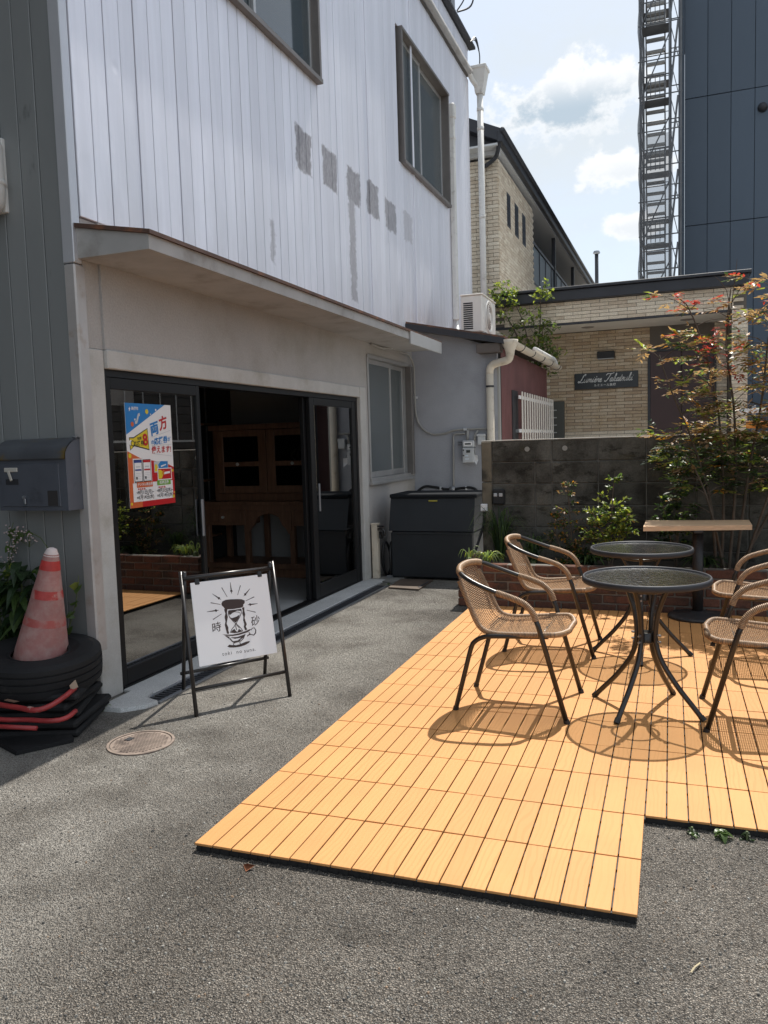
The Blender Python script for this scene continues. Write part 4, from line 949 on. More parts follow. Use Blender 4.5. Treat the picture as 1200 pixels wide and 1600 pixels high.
ipoly([(488, 545), (505, 553), (545, 540), (576, 522), (566, 548), (545, 578), (534, 590), (512, 572)]); ipoly([(480, 488), (540, 482), (592, 473), (590, 492), (556, 490), (520, 503), (500, 520), (486, 528), (478, 512)])
irib([(500, 512), (530, 500), (565, 502), (580, 512)], 5); irib([(540, 592), (534, 620), (540, 650)], 7); irib([(545, 610), (566, 635)], 6)
ipoly([(486, 672), (505, 650), (522, 640), (532, 656), (545, 666), (560, 640), (578, 650), (594, 660), (560, 670), (520, 676)])
ipoly([(412, 684), (440, 688), (500, 688), (560, 676), (615, 658), (652, 643), (668, 640), (655, 655), (632, 668), (560, 690), (500, 700), (450, 697)])
ipoly([(430, 694), (480, 706), (470, 716), (490, 735), (475, 727), (450, 708)]); ipoly([(480, 712), (545, 706), (610, 684), (600, 706), (570, 728), (560, 746), (520, 756), (505, 742), (545, 735), (575, 712), (520, 722)])
irib([(476, 718), (496, 742), (520, 757)], 10); irib([(612, 682), (596, 715), (565, 745)], 7)
irib([(640, 690), (662, 684), (686, 690), (704, 672), (708, 648), (696, 630), (676, 634), (668, 650)], [5, 7, 9, 10, 9, 7, 6, 5]); irib([(628, 700), (640, 690), (655, 680), (645, 668)], 8)
ipoly([(452, 786), (470, 770), (520, 776), (560, 766), (610, 746), (650, 738), (642, 752), (606, 772), (560, 786), (510, 793), (470, 793)]); irib([(505, 758), (505, 775), (540, 780), (566, 768), (560, 750)], 8)
for q, (a, c) in enumerate((((508, 253), (516, 355)), ((345, 352), (422, 403)), ((682, 306), (618, 372)), ((742, 429), (648, 441)), ((292, 503), (400, 487)))):
    ax, ay = c[0] - a[0], c[1] - a[1]; L = math.hypot(ax, ay); ux, uy = ax / L, ay / L; nx, ny = -uy, ux
    pt = lambda l, w: (a[0] + ux * l + nx * w, a[1] + uy * l + ny * w)
    ipoly([pt(0, -1.5), pt(L * .55, -5), pt(L * .60, -4), pt(L * .75, -12), pt(L * .80, -4), pt(L, 0), pt(L * .80, 4), pt(L * .75, 12), pt(L * .60, 4), pt(L * .55, 5), pt(0, 1.5)])
for a, c in (((430, 300), (474, 377)), ((598, 279), (567, 361)), ((716, 373), (634, 409)), ((328, 427), (412, 441)), ((718, 501), (640, 485)), ((341, 566), (416, 520))):
    irib([a, ((a[0] + c[0]) / 2, (a[1] + c[1]) / 2), c], [7, 5, 4])
def itext(body, cx, cy, size, bold=0, shear=0, space=1., rot=0, m=None):
    P, F = text2d(body, 1., bold, shear, space); s0, t0 = cv(cx, cy); cr, sr = math.cos(R(rot)), math.sin(R(rot))
    (m or ink).add([bp(s0 + (x * cr - y * sr) * size, t0 - (x * sr + y * cr) * size, 1) for x, y in P], F)
itext('時', 366, 635, .125, .006, .12, 1, 6); itext('砂', 706, 578, .125, .004, .2, 1, 8)
itext('toki', 447, 842, .062, .0, 0, 1.25); itext('no', 550, 826, .062, .0, 0, 1.25); itext('suna.', 645, 812, .062, .0, 0, 1.25)
stuff(ink.build('printed_drawing', INK, board))

# ------------------------------------------------------------------ poster on the door glass
ps = thing('poster', 'colourful blue, white and red voucher poster stuck to the left door glass', 'poster', (-2.93, 3.95, 1.3))
PX0 = -2.9525; PY0, PZ0, PW, PH = 3.735, 1.020, .432, .600
def pp(u, v, k=0): return (PX0 + .0005 * k, PY0 + u * PW + .004 * v * 0, PZ0 + v * PH)
PM = {n: mat('print_' + n, c, .35) for n, c in dict(white=(.82, .80, .79), blue=(.02, .20, .52), navy=(.03, .06, .24), red=(.50, .015, .02), orange=(.62, .13, .04), yellow=(.72, .55, .03), green=(.17, .38, .05), black=(.03, .03, .035), grey=(.55, .57, .58)).items()}
b = MB(); b.obox((PX0 - .001, PY0 + PW / 2, PZ0 + PH / 2), (.0008, PW / 2, PH / 2)); paper = b.build('paper', PM['white'], ps)
LAY = {n: MB() for n in PM}
def pl_(c, pts, k=1): LAY[c].poly([pp(u, v, k) for u, v in pts])
def pr_(c, u0, u1, v0, v1, k=1): pl_(c, [(u0, v0), (u1, v0), (u1, v1), (u0, v1)], k)
def pc_(c, u, v, r, k=2): pl_(c, [(u + r * math.cos(a), v + r * .72 * math.sin(a)) for a in np.linspace(0, 2 * math.pi, 16, endpoint=False)], k)
def pt_(c, body, u, v, size, bold=.01, shear=0, space=1., rot=0, k=3, sx=1.):
    P, F = text2d(body, 1., bold, shear, space); cr, sr = math.cos(R(rot)), math.sin(R(rot)); q = PW / PH
    LAY[c].add([pp(u + (x * sx * cr - y * sr) * size, v + (x * sx * sr + y * cr) * size * q, k) for x, y in P], F)
pl_('blue', [(0, .70), (.86, 1), (0, 1)]); pl_('orange', [(0, 0), (.26, 0), (.26, .475), (0, .545)]); pl_('red', [(.26, 0), (1, 0), (1, .37), (.84, .41), (.26, .475)])
pr_('white', .075, .955, .055, .235, 2)
for (u0, c) in ((.115, 'navy'), (.305, 'red')):
    pr_('white', u0 - .014, u0 + .184, .232, .47, 2); pr_('black', u0, u0 + .17, .24, .46, 3); pr_('white', u0 + .01, u0 + .16, .252, .43, 4); pr_(c, u0 + .01, u0 + .16, .43, .455, 4); pr_(c, u0 + .02, u0 + .15, .353, .368, 5)
    for q in range(5): pr_('grey', u0 + .03, u0 + .14, .262 + q * .016, .266 + q * .016, 5)
    pr_('grey', u0 + .04, u0 + .13, .385, .397, 5); pr_('black', u0 + .03, u0 + .06, .27, .295, 6)
pr_('grey', .55, .87, .325, .435, 2); pl_('blue', [(.66, .35), (.86, .36), (.86, .43), (.70, .435), (.64, .40)], 3); pl_('yellow', [(.56, .335), (.64, .335), (.62, .40), (.57, .41)], 3); pl_('white', [(.70, .375), (.82, .395), (.82, .405), (.70, .39)], 4)
pr_('white', .615, .94, .245, .365, 4); pr_('red', .63, .925, .255, .357, 5); pl_('yellow', [(.63, .26), (.70, .26), (.76, .32), (.68, .35), (.63, .345)], 6); pl_('white', [(.76, .30), (.90, .31), (.90, .33), (.77, .325)], 6); pl_('orange', [(.70, .29), (.78, .34), (.74, .35)], 7)
pr_('orange', .155, .495, .190, .243, 5); pr_('green', .595, .905, .196, .246, 5)
pt_('white', 'デジタル商品券', .325, .217, .046, .012, 0, 1, 0, 7); pt_('white', '紙商品券', .75, .221, .052, .012, 0, 1, 0, 7)
for u0 in (.155, .60):
    for q in range(4): pc_('red', u0 + .035 + q * .042, .175, .014, 4)
for (u, a, c) in ((.325, '9月1日(月)~', '1月14日(水)'), (.765, '9月3日(水)~', '1月14日(水)')):
    pt_('black', a, u + .02, .140, .068, .014, 0, .95, 0, 4); pt_('black', c, u + .02, .092, .068, .014, 0, .95, 0, 4)
    pt_('black', '利用', u - .155, .140, .03, .005, 0, 1, 0, 4); pt_('black', '期間', u - .155, .092, .03, .005, 0, 1, 0, 4)
pr_('grey', .545, .547, .06, .185, 4)
pt_('blue', '両', .595, .752, .195, .03, .12, 1, 14); pt_('red', '方', .80, .808, .195, .03, .12, 1, 14)
pt_('blue', 'の', .545, .622, .07, .02, .1, 1, 6); pt_('blue', '応援券', .73, .638, .104, .025, .1, 1, 6); pt_('blue', 'が', .925, .652, .065, .02, .1, 1, 6)
pt_('red', '使えます!', .735, .548, .105, .022, .08, 1, 1)
for (a, c) in (((.54, .675), (.97, .745)), ((.52, .592), (.97, .602)), ((.52, .515), (.97, .482))):
    P, F = ribbon2d([a, c], .004); LAY['grey'].add([pp(*p, 2) for p in P], F)
mg = [(.06, .665), (.14, .665), (.44, .755), (.455, .56), (.15, .60), (.07, .56)]
pl_('black', [(.05, .675), (.14, .675), (.448, .765), (.468, .548), (.15, .59), (.06, .55)], 2); pl_('yellow', mg, 3); pc_('white', .075, .625, .035, 4); pc_('black', .115, .617, .04, 4); pc_('yellow', .115, .617, .028, 5)
pt_('red', '8', .385, .645, .215, .03, 0, 1, 8, 6); pt_('black', '応援券', .245, .612, .075, .012, 0, 1, 4, 6); pt_('black', '地域', .26, .662, .045, .01, 0, 1, 8, 6)
pt_('white', '高槻市', .20, .948, .05, .012, 0, 1, 0, 3); pl_('white', [(.07, .945), (.085, .955), (.09, .97), (.097, .955), (.112, .945), (.097, .94), (.10, .92), (.09, .932), (.075, .92), (.083, .94)], 3)
for (c, u, v, r) in (('yellow', .45, .925, .034), ('white', .65, .945, .016), ('orange', .13, .80, .032), ('white', .19, .845, .014), ('grey', .53, .90, .012), ('yellow', .045, .50, .032), ('yellow', .965, .335, .02), ('yellow', .96, .07, .024), ('yellow', .03, .04, .02), ('orange', .05, .37, .014), ('yellow', .985, .11, .012)): pc_(c, u, v, r, 4)
P, F = ribbon2d([(.19, .815), (.225, .82), (.245, .85), (.27, .89), (.30, .895)], .03); LAY['grey'].add([pp(*p, 3) for p in P], F)
for n, m in LAY.items():
    if m.v: stuff(m.build(n + '_print', PM[n], paper))

# ------------------------------------------------------------------ manhole, mailbox, tyre, cone
mh = thing('manhole_cover', 'small round reddish iron manhole cover set in the asphalt, half sunlit', 'manhole cover', (-2.345, 2.945, 0))
MHM = mat('rust_grey_iron', (.26, .205, .17), .6, metal=.25, blot=(14, .25), bump=(60, .3, .002), dirt=(9, (.13, .10, .085), .5, .68))
b = MB(); b.lathe([(.152, -.01), (.152, .006), (.140, .0065), (.140, -.005)], 48, (-2.345, 2.945, 0)); b.build('ring_frame', MHM, mh)
b = MB(); b.lathe([(.0, .004), (.136, .004), (.137, -.004)], 48, (-2.345, 2.945, 0)); lid = b.build('lid', MHM, mh)
b = MB()
for i in range(-8, 9):
    for j in range(-8, 9):
        x, y = i * .016 + (.008 if j % 2 else 0), j * .0150
        if x * x + y * y < .122 ** 2: b.obox((-2.345 + x, 2.945 + y, .0055), (.0052, .0046, .0016), ((.7, .7, 0), (-.7, .7, 0), (0, 0, 1)), .0008)
stuff(b.build('lid_studs', MHM, lid))
b = MB(); b.box(-2.435, -2.405, 2.94, 2.975, .0, .0085); b.build('key_slot', DARKMETAL, lid)

MBX = mat('mailbox_slate', (.11, .12, .145), .45, metal=.3, blot=(4, .12), bump=(25, .08, .003), dirt=(6, (.075, .08, .095), .55, .72))
ml = thing('mailbox', 'slate grey metal mailbox with a curved rusty hood on the dark siding', 'mailbox', (-3.2, 3.3, 1.05))
x0, x1, yb, yf = -3.425, -2.965, 3.378, 3.262
pr = [(yb, 1.05), (yf, 1.05), (yf, 1.335)] + [(yf + .116 * (1 - math.cos(a)) * .98, 1.335 + .088 * math.sin(a)) for a in np.linspace(.15, math.pi / 2, 8)] + [(yb, 1.424)]
b = MB(); b.prism([(x0, y, z) for y, z in pr], [(x1, y, z) for y, z in pr]); b.build('box_body', MBX, ml)
HOOD = mat('worn_hood', (.105, .112, .125), .4, metal=.4, blot=(5, .15), dirt=(3.2, (.20, .135, .035), .53, .66))
hp = [(yf - .016 + .132 * (1 - math.cos(a)), 1.322 + .106 * math.sin(a)) for a in np.linspace(0, math.pi / 2, 10)]
b = MB(); outer = [(x0 - .006, y, z) for y, z in hp] + [(x1 + .006, y, z) for y, z in hp]; n = len(hp)
inner = [(x0 - .006, y + .004, z - .006) for y, z in hp] + [(x1 + .006, y + .004, z - .006) for y, z in hp]
b.add(outer, [(i, i + 1, n + i + 1, n + i) for i in range(n - 1)]); b.add(inner, [(i, i + 1, n + i + 1, n + i) for i in range(n - 1)])
b.add([outer[0], outer[n], inner[n], inner[0]], [(0, 1, 2, 3)])
b.build('hood', HOOD, ml, True)
b = MB(); b.box(x0 + .03, x1 - .045, yf - .006, yf + .002, 1.072, 1.295, .002); fl = b.build('door', MBX, ml)
b = MB(); b.box(x1 - .125, x1 - .06, yf - .0075, yf - .006, 1.076, 1.155); b.build('dark_sticker', mat('dark_sticker', (.035, .032, .032), .6), fl)
b = MB(); b.box(x0 + .055, x0 + .145, yf - .012, yf - .004, 1.255, 1.278, .003); b.obox((x0 + .095, yf - .013, 1.235), (.009, .003, .028), ((.94, 0, .34), (0, 1, 0), (-.34, 0, .94)), .003); b.build('torn_label', mat('old_paper', (.50, .47, .42), .8), fl)
b = MB(); b.box(x0 + .06, x0 + .145, yf - .008, yf - .005, 1.188, 1.218); b.build('name_holder', DARKMETAL, fl)
b = MB(); b.tube([(-3.245, yf - .006, 1.122), (-3.245, yf - .018, 1.122)], .008, 10); b.obox((-3.238, yf - .014, 1.10), (.007, .004, .015), None, .003); b.build('lock_hasp', GALV, fl)
b = MB(); b.tube([(x1 - .02, yb - .03, 1.432), (x1 + .002, yb - .03, 1.425)], .006, 8); b.build('hinge_bolt', GALV, ml)

def torus_prof(c, R0, prof, n, M, b):
    vs_ = []
    for k in range(n):
        a = 2 * math.pi * k / n
        for r, z in prof: vs_.append(M @ Vector(((R0 + r) * math.cos(a), (R0 + r) * math.sin(a), z)) + Vector(c))
    m = len(prof); b.add(vs_, [(k * m + i, k * m + (i + 1) % m, ((k + 1) % n) * m + (i + 1) % m, ((k + 1) % n) * m + i) for k in range(n) for i in range(m)])
TY = Vector((-3.05, 3.085, .285)); TM = Matrix.Rotation(R(5), 3, 'Y') @ Matrix.Rotation(R(4), 3, 'X')
ty = thing('tyre', 'worn black car tyre lying flat on the stack, with a cone standing in it', 'tyre', TY)
tp = [(-.075, .062), (-.02, .085), (.045, .08), (.082, .068), (.085, .046), (.078, .044), (.078, .038), (.086, .036), (.087, .012), (.079, .010), (.079, .004), (.087, .002), (.087, -.026), (.079, -.028), (.079, -.034), (.086, -.036), (.084, -.066), (.045, -.08), (-.02, -.085), (-.075, -.062), (-.068, -.055), (-.02, -.070), (.055, -.055), (.06, 0), (.055, .055), (-.02, .070), (-.068, .055)]
b = MB(); torus_prof(TY, .212, tp, 110, TM, b); b.build('carcass', RUBBER, ty)
for s in (1, -1):
    b = MB(); b.tube([TM @ Vector((.142 * math.cos(a), .142 * math.sin(a), s * .062)) + TY for a in np.linspace(0, 2 * math.pi, 40, endpoint=False)], .009, 8, True); b.build('bead', RUBBER, ty, True)
co = thing('traffic_cone', 'faded pinkish red traffic cone with a white tip leaning inside the tyre', 'traffic cone', (-3.12, 3.13, .2))
CB, CT = Vector((-3.125, 3.135, .12)), Vector((-2.985, 3.15, .872)); ax = (CT - CB); cl = ax.length; az = ax.normalized(); ux = az.cross(Vector((0, 1, 0))).normalized(); uy = az.cross(ux); CM = Matrix((ux, uy, az)).transposed()
CONE = mat('faded_cone_plastic', (.36, .155, .14), .6, blot=(7, .14), dirt=(17, (.40, .24, .215), .38, .70), bump=(50, .1, .002)); CONER = mat('cone_red_band', (.46, .04, .035), .5, blot=(18, .2), dirt=(16, (.55, .33, .30), .60, .66)); CONET = mat('chalky_tip', (.66, .55, .52), .7)
cr = lambda h: .172 + (.030 - .172) * (h / cl)
def cone_ring(h0, h1, e): return [(cr(h0) + e, h0), (cr(h1) + e, h1)]
b = MB(); b.lathe(cone_ring(0, cl - .03, 0), 40, CB, CM); b.build('cone_body', CONE, co, True)
for h0, h1, mm in ((.655, .703, CONER), (.510, .553, mat('worn_red_band', (.42, .05, .045), .5, blot=(18, .2), dirt=(9, (.40, .20, .18), .50, .60))), (.372, .412, mat('faded_red_band', (.40, .09, .08), .55, dirt=(8, (.40, .18, .16), .44, .58)))):
    b = MB(); b.lathe(cone_ring(h0, h1, .0012), 40, CB, CM); b.build('red_band', mm, co, True)
b = MB(); b.lathe([(cr(cl - .04) + .001, cl - .04), (.030, cl - .02), (.024, cl - .006), (.012, cl), (0, cl)], 24, CB, CM); b.build('cone_tip', CONET, co, True)
b = MB(); sc_ = MB()
def on_cone(u, h, e=.002):
    a = -1.75 + u; r = cr(h) + e; return CM @ Vector((r * math.cos(a), r * math.sin(a), h)) + CB
# hand-painted katakana near the foot, facing the yard
fa = math.atan2((Vector((.45, -.9, 0))).dot(uy), (Vector((.45, -.9, 0))).dot(ux))
def on_cone(u, h, e=.002): a = fa + u; r = cr(h) + e; return CM @ Vector((r * math.cos(a), r * math.sin(a), h)) + CB
for st in (((-.62, .185), (-.58, .165)), ((-.50, .20), (-.53, .165), (-.60, .145)), ((-.42, .195), (-.41, .165)), ((-.32, .205), (-.31, .165), (-.38, .14)), ((-.18, .195), (.02, .20), (-.06, .165)), ((-.10, .18), (-.05, .155))):
    pts = [on_cone(u, h, .003) for u, h in st]; sc_.tube(pts, .0065, 4)
sc_.build('painted_writing', WHITEP, co)
# the stack of cone weights under the tyre
rb = thing('rubber_base_stack', 'stacked black rubber cone weights under the tyre at the wall corner', 'rubber bases', (-3.08, 3.05, 0))
for k, (dx, dy, a, hx, hy) in enumerate(((0, 0, 22, .245, .235), (.012, .01, 18, .235, .225), (-.02, .01, 27, .23, .22), (.0, .0, 15, .215, .20), (.01, .01, 24, .21, .20))):
    ca, sa = math.cos(R(a)), math.sin(R(a)); b = MB(); b.obox((-2.99 + dx, 3.04 + dy, .020 + .040 * k), (hx, hy, .018), ((ca, sa, 0), (-sa, ca, 0), (0, 0, 1)), .012); b.build('rubber_base', RUBBER, rb)
t = thing('red_hoop', 'upper faded red bent tube trapped in the stack under the tyre', 'tube', (-3.1, 2.95, .13))
REDT = mat('faded_red_tube', (.33, .035, .035), .45, blot=(10, .2), dirt=(14, (.38, .16, .14), .58, .68))
b = MB(); b.tube(catmull([(-3.50, 2.76, .178), (-3.12, 2.775, .180), (-2.90, 2.765, .180), (-2.775, 2.755, .180), (-2.735, 2.80, .186), (-2.735, 2.90, .20), (-2.76, 3.0, .21)], .02), .0125, 10); b.build('tube', REDT, t, True)
for x, y in ((-3.06, 2.774), (-2.80, 2.757)):
    b = MB(); b.tube([(x - .012, y + .002, .180), (x + .012, y - .002, .180)], .0140, 10); b.build('tape', bpy.data.materials.get('old_tape') or mat('old_tape', (.42, .22, .19), .6), t)
t = thing('red_hoop', 'lower red tube bent back under the tyre stack, nearer the ground', 'tube', (-3.1, 2.9, .08))
b = MB(); b.tube(catmull([(-3.50, 2.74, .118), (-3.0, 2.745, .120), (-2.86, 2.775, .120), (-2.72, 2.80, .120), (-2.68, 2.85, .122), (-2.70, 2.93, .126)], .02), .0115, 10); b.tube([(-3.05, 2.70, .10), (-2.76, 2.745, .10)], .011, 8); b.build('tube', REDT, t, True)
t = thing('rubber_mat', 'thin black rubber offcut lying on the asphalt before the tyre stack', 'rubber mat', (-2.88, 2.83, 0))
b = MB(); A = [(-3.02, 2.74), (-2.80, 2.655), (-2.66, 2.86), (-2.76, 2.93)]; b.prism([(x, y, .002) for x, y in A], [(x + .004, y + .004, .020) for x, y in A]); b.build('mat', RUBBER, t)
t = thing('fallen_leaf', 'dry curled beige leaf caught on the edge of the tyre', 'leaf', (-2.78, 3.0, .17))
b = MB(); b.add([(-2.755, 2.96, .235), (-2.73, 2.975, .262), (-2.72, 2.98, .225), (-2.75, 2.965, .21)], [(0, 1, 2), (0, 2, 3)]); b.build('blade', mat('dry_leaf', (.42, .32, .24), .8), t)
t = thing('fallen_leaf', 'dry beige leaf tucked between tyre and rubber weights', 'leaf', (-2.93, 2.79, .15))
b = MB(); b.add([(-2.97, 2.77, .205), (-2.93, 2.755, .22), (-2.87, 2.765, .21), (-2.92, 2.78, .195)], [(0, 1, 2), (0, 2, 3)]); b.build('blade', bpy.data.materials['dry_leaf'], t)
# ------------------------------------------------------------------ inside the shop
cb = thing('hutch_desk', 'dark wooden hutch desk with glazed doors standing inside the open shop doorway', 'cabinet', (-3.9, 7.3, .02))
fy, byk = 7.10, 7.58
def part(n_, m_, *boxes, parent=None, c=.004):
    b = MB()
    for q in boxes: b.box(*q, c)
    return b.build(n_, m_, parent or cb)
part('desk_top', DARKWOOD, (-4.74, -3.10, fy - .03, byk, .765, .80))
part('apron', DARKWOOD, (-4.70, -3.14, fy, byk, .70, .765))
for x0 in (-4.69, -3.66):
    d = part('drawer', DARKWOOD, (x0, x0 + .50, fy - .012, fy + .30, .555, .715)); part('drawer_front', DARKWOOD, (x0 + .05, x0 + .45, fy - .02, fy - .012, .59, .685), parent=d)
    b = MB(); b.tube([(x0 + .25, fy - .02, .64), (x0 + .25, fy - .045, .64)], .013, 8); b.build('knob', mat('porcelain', (.7, .69, .66), .3) if x0 < -4 else bpy.data.materials['porcelain'], d)
b = MB(); arch = [(-4.19, .70), (-4.19, .50), (-4.16, .47), (-4.13, .52), (-4.09, .56), (-4.05, .64), (-3.99, .665), (-3.93, .68), (-3.87, .665), (-3.81, .64), (-3.77, .56), (-3.73, .52), (-3.70, .47), (-3.67, .50), (-3.67, .70)]
b.prism([(x, fy - .004, z) for x, z in arch], [(x, fy + .02, z) for x, z in arch]); b.build('carved_apron', DARKWOOD, cb)
for x in (-4.69, -4.22, -3.70, -3.19):
    part('leg', DARKWOOD, (x, x + .055, fy + .01, fy + .065, .16, .70)); part('leg', DARKWOOD, (x, x + .055, byk - .06, byk - .005, .16, .70))
part('bottom_shelf', DARKWOOD, (-4.71, -3.12, fy, byk, .11, .165)); part('plinth', DARKWOOD, (-4.68, -3.15, fy + .03, byk - .03, .02, .11))
part('hutch_side', DARKWOOD, (-4.60, -4.56, fy + .10, byk, .80, 1.56)); part('hutch_side', DARKWOOD, (-3.30, -3.26, fy + .10, byk, .80, 1.56))
part('hutch_base', DARKWOOD, (-4.56, -3.30, fy + .10, byk, .80, .875)); part('cornice', DARKWOOD, (-4.63, -3.23, fy + .06, byk, 1.53, 1.585)); part('hutch_shelf', DARKWOOD, (-4.56, -3.30, fy + .14, byk, 1.16, 1.185)); part('hutch_back', DARKWALL, (-4.56, -3.30, byk - .02, byk, .875, 1.53))
for x0, x1 in ((-4.555, -3.965), (-3.955, -3.305)):
    d = part('glazed_door', DARKWOOD, (x0, x0 + .09, fy + .07, fy + .10, .88, 1.525), (x1 - .09, x1, fy + .07, fy + .10, .88, 1.525), (x0 + .09, x1 - .09, fy + .07, fy + .10, .88, .955), (x0 + .09, x1 - .09, fy + .07, fy + .10, 1.46, 1.525), (x0 + .09, x1 - .09, fy + .07, fy + .10, 1.155, 1.205))
    part('pane', glass('cabinet_glass', (.6, .6, .58), 1.5) if x0 < -4 else bpy.data.materials['cabinet_glass'], (x0 + .09, x1 - .09, fy + .083, fy + .087, .955, 1.155), (x0 + .09, x1 - .09, fy + .083, fy + .087, 1.205, 1.46), parent=d, c=0)
    b = MB(); b.lathe([(0, -.03), (.014, -.028), (.019, -.018), (.014, -.006), (.008, 0)], 12, ((x0 + x1) / 2 - .03, fy + .07, 1.18), Matrix(((1, 0, 0), (0, 0, 1), (0, 1, 0)))); b.build('knob', bpy.data.materials['porcelain'], d, True)
t = thing('driftwood_ornament', 'pale twisted ornament behind the right glazed door of the hutch', 'ornament', (-3.6, 7.35, 1.2))
b = MB()
for k in range(7): b.tube(catmull([(-3.72 + .04 * k, 7.36, 1.20), (-3.74 + .05 * k + random.uniform(-.03, .03), 7.35, 1.25), (-3.71 + .045 * k + random.uniform(-.04, .04), 7.33, 1.30 + random.uniform(-.02, .03))], .02), .009, 6)
b.build('branches', mat('driftwood', (.5, .48, .43), .8), t, True)
t = thing('brass_balance', 'small dark balance scale on the lower hutch shelf behind glass', 'ornament', (-3.5, 7.35, .88))
b = MB(); b.lathe([(.0, .876), (.07, .876), (.06, .90), (.01, .91), (.008, 1.08), (.0, 1.08)], 16, (-3.5, 7.36, 0)); b.tube([(-3.60, 7.36, 1.05), (-3.40, 7.36, 1.03)], .006, 6); b.build('stand', GALV, t, True)
t = thing('wall_sconce', 'black wrought iron scroll bracket on the pale inner shop wall', 'wall lamp', (-3.3, 7.6, 1.9))
b = MB(); b.tube(catmull([(-3.42 + .0, 7.605, 2.10), (-3.38, 7.59, 2.13), (-3.33, 7.58, 2.08), (-3.37, 7.58, 2.02), (-3.42, 7.59, 1.97), (-3.38, 7.58, 1.90), (-3.33, 7.58, 1.92), (-3.35, 7.58, 1.97)], .015), .008, 6); b.tube([(-3.38, 7.605, 2.12), (-3.38, 7.605, 1.85)], .009, 6); b.build('scroll', BLACKSTEEL, t, True)
b = MB(); b.lathe([(.0, 1.86), (.02, 1.87), (.025, 1.90), (.012, 1.93)], 12, (-3.36, 7.56, 0)); b.build('bulb', bpy.data.materials['porcelain'], t, True)
t = thing('shelf_rack', 'tall dark rack with pale upright rods in the far shop corner', 'rack', (-4.9, 7.3, .02))
for x in (-5.25, -4.98, -4.80):
    b = MB(); b.tube([(x, 7.4, .02), (x, 7.4, 2.05)], .008, 6); b.build('upright_rod', GALV, t)
for z in (.4, 1.0, 1.6):
    b = MB(); b.box(-5.3, -4.76, 7.3, 7.55, z, z + .02); b.build('shelf', DARKWOOD, t)

# ------------------------------------------------------------------ brick-faced entrance building
LX0, LX1, LF, LB = -2.75, .838, 12.5, 13.5
lum = thing('entrance_building', 'single storey tan tiled entrance block with a dark flat roof and a recessed porch', 'building', (-.9, 12.5, 0))
b = MB(); b.box(LX0, LX1 + .02, 12.38, 19.0, 3.40, 3.555, .01); b.box(LX0, LX1 + .05, 12.34, 19.0, 3.558, 3.60, .006); b.build('roof_fascia', ROOFDARK, lum)
b = MB(); b.box(LX0 + .1, LX1 - .1, 12.5, 18.9, 3.60, 3.606); b.build('roof_bounce_sheet', mat('pale_roof_bounce', (.62, .62, .60), .8, blot=(1, .08)), lum)  # pale top out of sight, added to reflect sun onto the apartment side
b = MB(); b.box(LX0, LX1 - .005, LF + .012, LF + .14, 3.10, 3.40); b.box(.64, LX1 - .005, LF + .012, 18.9, 0, 3.10); b.box(LX0, .64, LB + .012, LB + .2, 0, 3.10); b.build('grout_wall', GROUT, lum)
b = MB(); b.box(LX0, .635, LF - .005, LF + .03, 3.055, 3.10, .004); b.box(.615, .64, LF + .03, LB, 3.0, 3.07); b.build('porch_trim', ROOFDARK, lum)
b = MB(); b.box(LX0, .632, LF + .03, LB + .01, 3.062, 3.098); b.build('porch_soffit', SOFFIT, lum)
for x in (-1.4, .05):
    b = MB(); b.lathe([(.09, 3.056), (.10, 3.062), (.06, 3.05), (.0, 3.05)], 20, (x, 13.0, 0)); b.build('downlight', mat('lamp_rim', (.30, .26, .22), .5) if x < -1 else bpy.data.materials['lamp_rim'], lum)
TWL, THL = .262, .0520
def tile_mesh(wd): 
    m = MB(); m.obox((0, 0, 0), (wd / 2 - .003, .012, THL / 2 - .0028), None, .002); return m
tmf, tmh = tile_mesh(TWL).mesh('tile', TILE), tile_mesh(TWL / 2).mesh('tile', TILE)
tpf = tile_mesh(TWL).mesh('tile', TILEP)
rest = MB(); cnt = 0
for r in range(58):
    z = 3.052 - (r + .5) * THL
    if z < .04: break
    x = -.495 - TWL / 2 - (TWL / 2 if r % 2 else 0)
    if r % 2: link('tile', tmh, lum, (-.495 - TWL / 4, LB, z)); cnt += 1
    while x > LX0 + .1:
        off = random.uniform(-.0015, .0015)
        if x > -2.15 and z > 1.42 and cnt < 225: link('tile', tmf, lum, (x, LB + off, z)); cnt += 1
        else: rest.obox((x, LB + off, z), (TWL / 2 - .003, .012, THL / 2 - .0028))
        x -= TWL
    for xx in (.44 + .07,): rest.obox((xx + .03, LB, z), (.09, .012, THL / 2 - .0028))
for r in range(6):
    z = 3.398 - (r + .5) * THL
    x = LX0 + .14 + (TWL / 2 if r % 2 else 0)
    while x < LX1 - .1: link('tile', tpf, lum, (x, LF, z)); cnt += 1; x += TWL
for r in range(59):
    z = 3.08 - (r + .5) * THL
    if z < .04: break
    rest.obox((.74, LF, z), (.095, .012, THL / 2 - .0028)); rest.obox((.84, LF + .06, z), (.012, .06, THL / 2 - .0028))
stuff(rest.build('tile_rest', TILEP, lum))
MAROON = mat('maroon_door', (.052, .020, .020), .4, blot=(2, .1))
for x0, x1 in ((-.49, -.03), (-.02, .44)):
    d = MB(); d.box(x0, x1, LB - .03, LB + .01, 0, 2.66, .004); do = d.build('entrance_door', MAROON, lum)
    h = MB(); hx = x1 - .07 if x0 < -.3 else x0 + .07; h.tube([(hx, LB - .06, .95), (hx, LB - .06, 1.25)], .012, 8); h.build('door_handle', GALV, do)
b = MB(); b.box(-.53, .48, LB - .035, LB + .01, 2.66, 2.73); b.box(-.53, -.49, LB - .035, LB + .01, 0, 2.66); b.box(.44, .48, LB - .035, LB + .01, 0, 2.66); b.build('door_casing', ROOFDARK, lum)
sg = thing('name_sign', 'dark plaque with white cursive lettering on the tan tiled porch wall', 'sign', (-1.17, 13.46, 2.25))
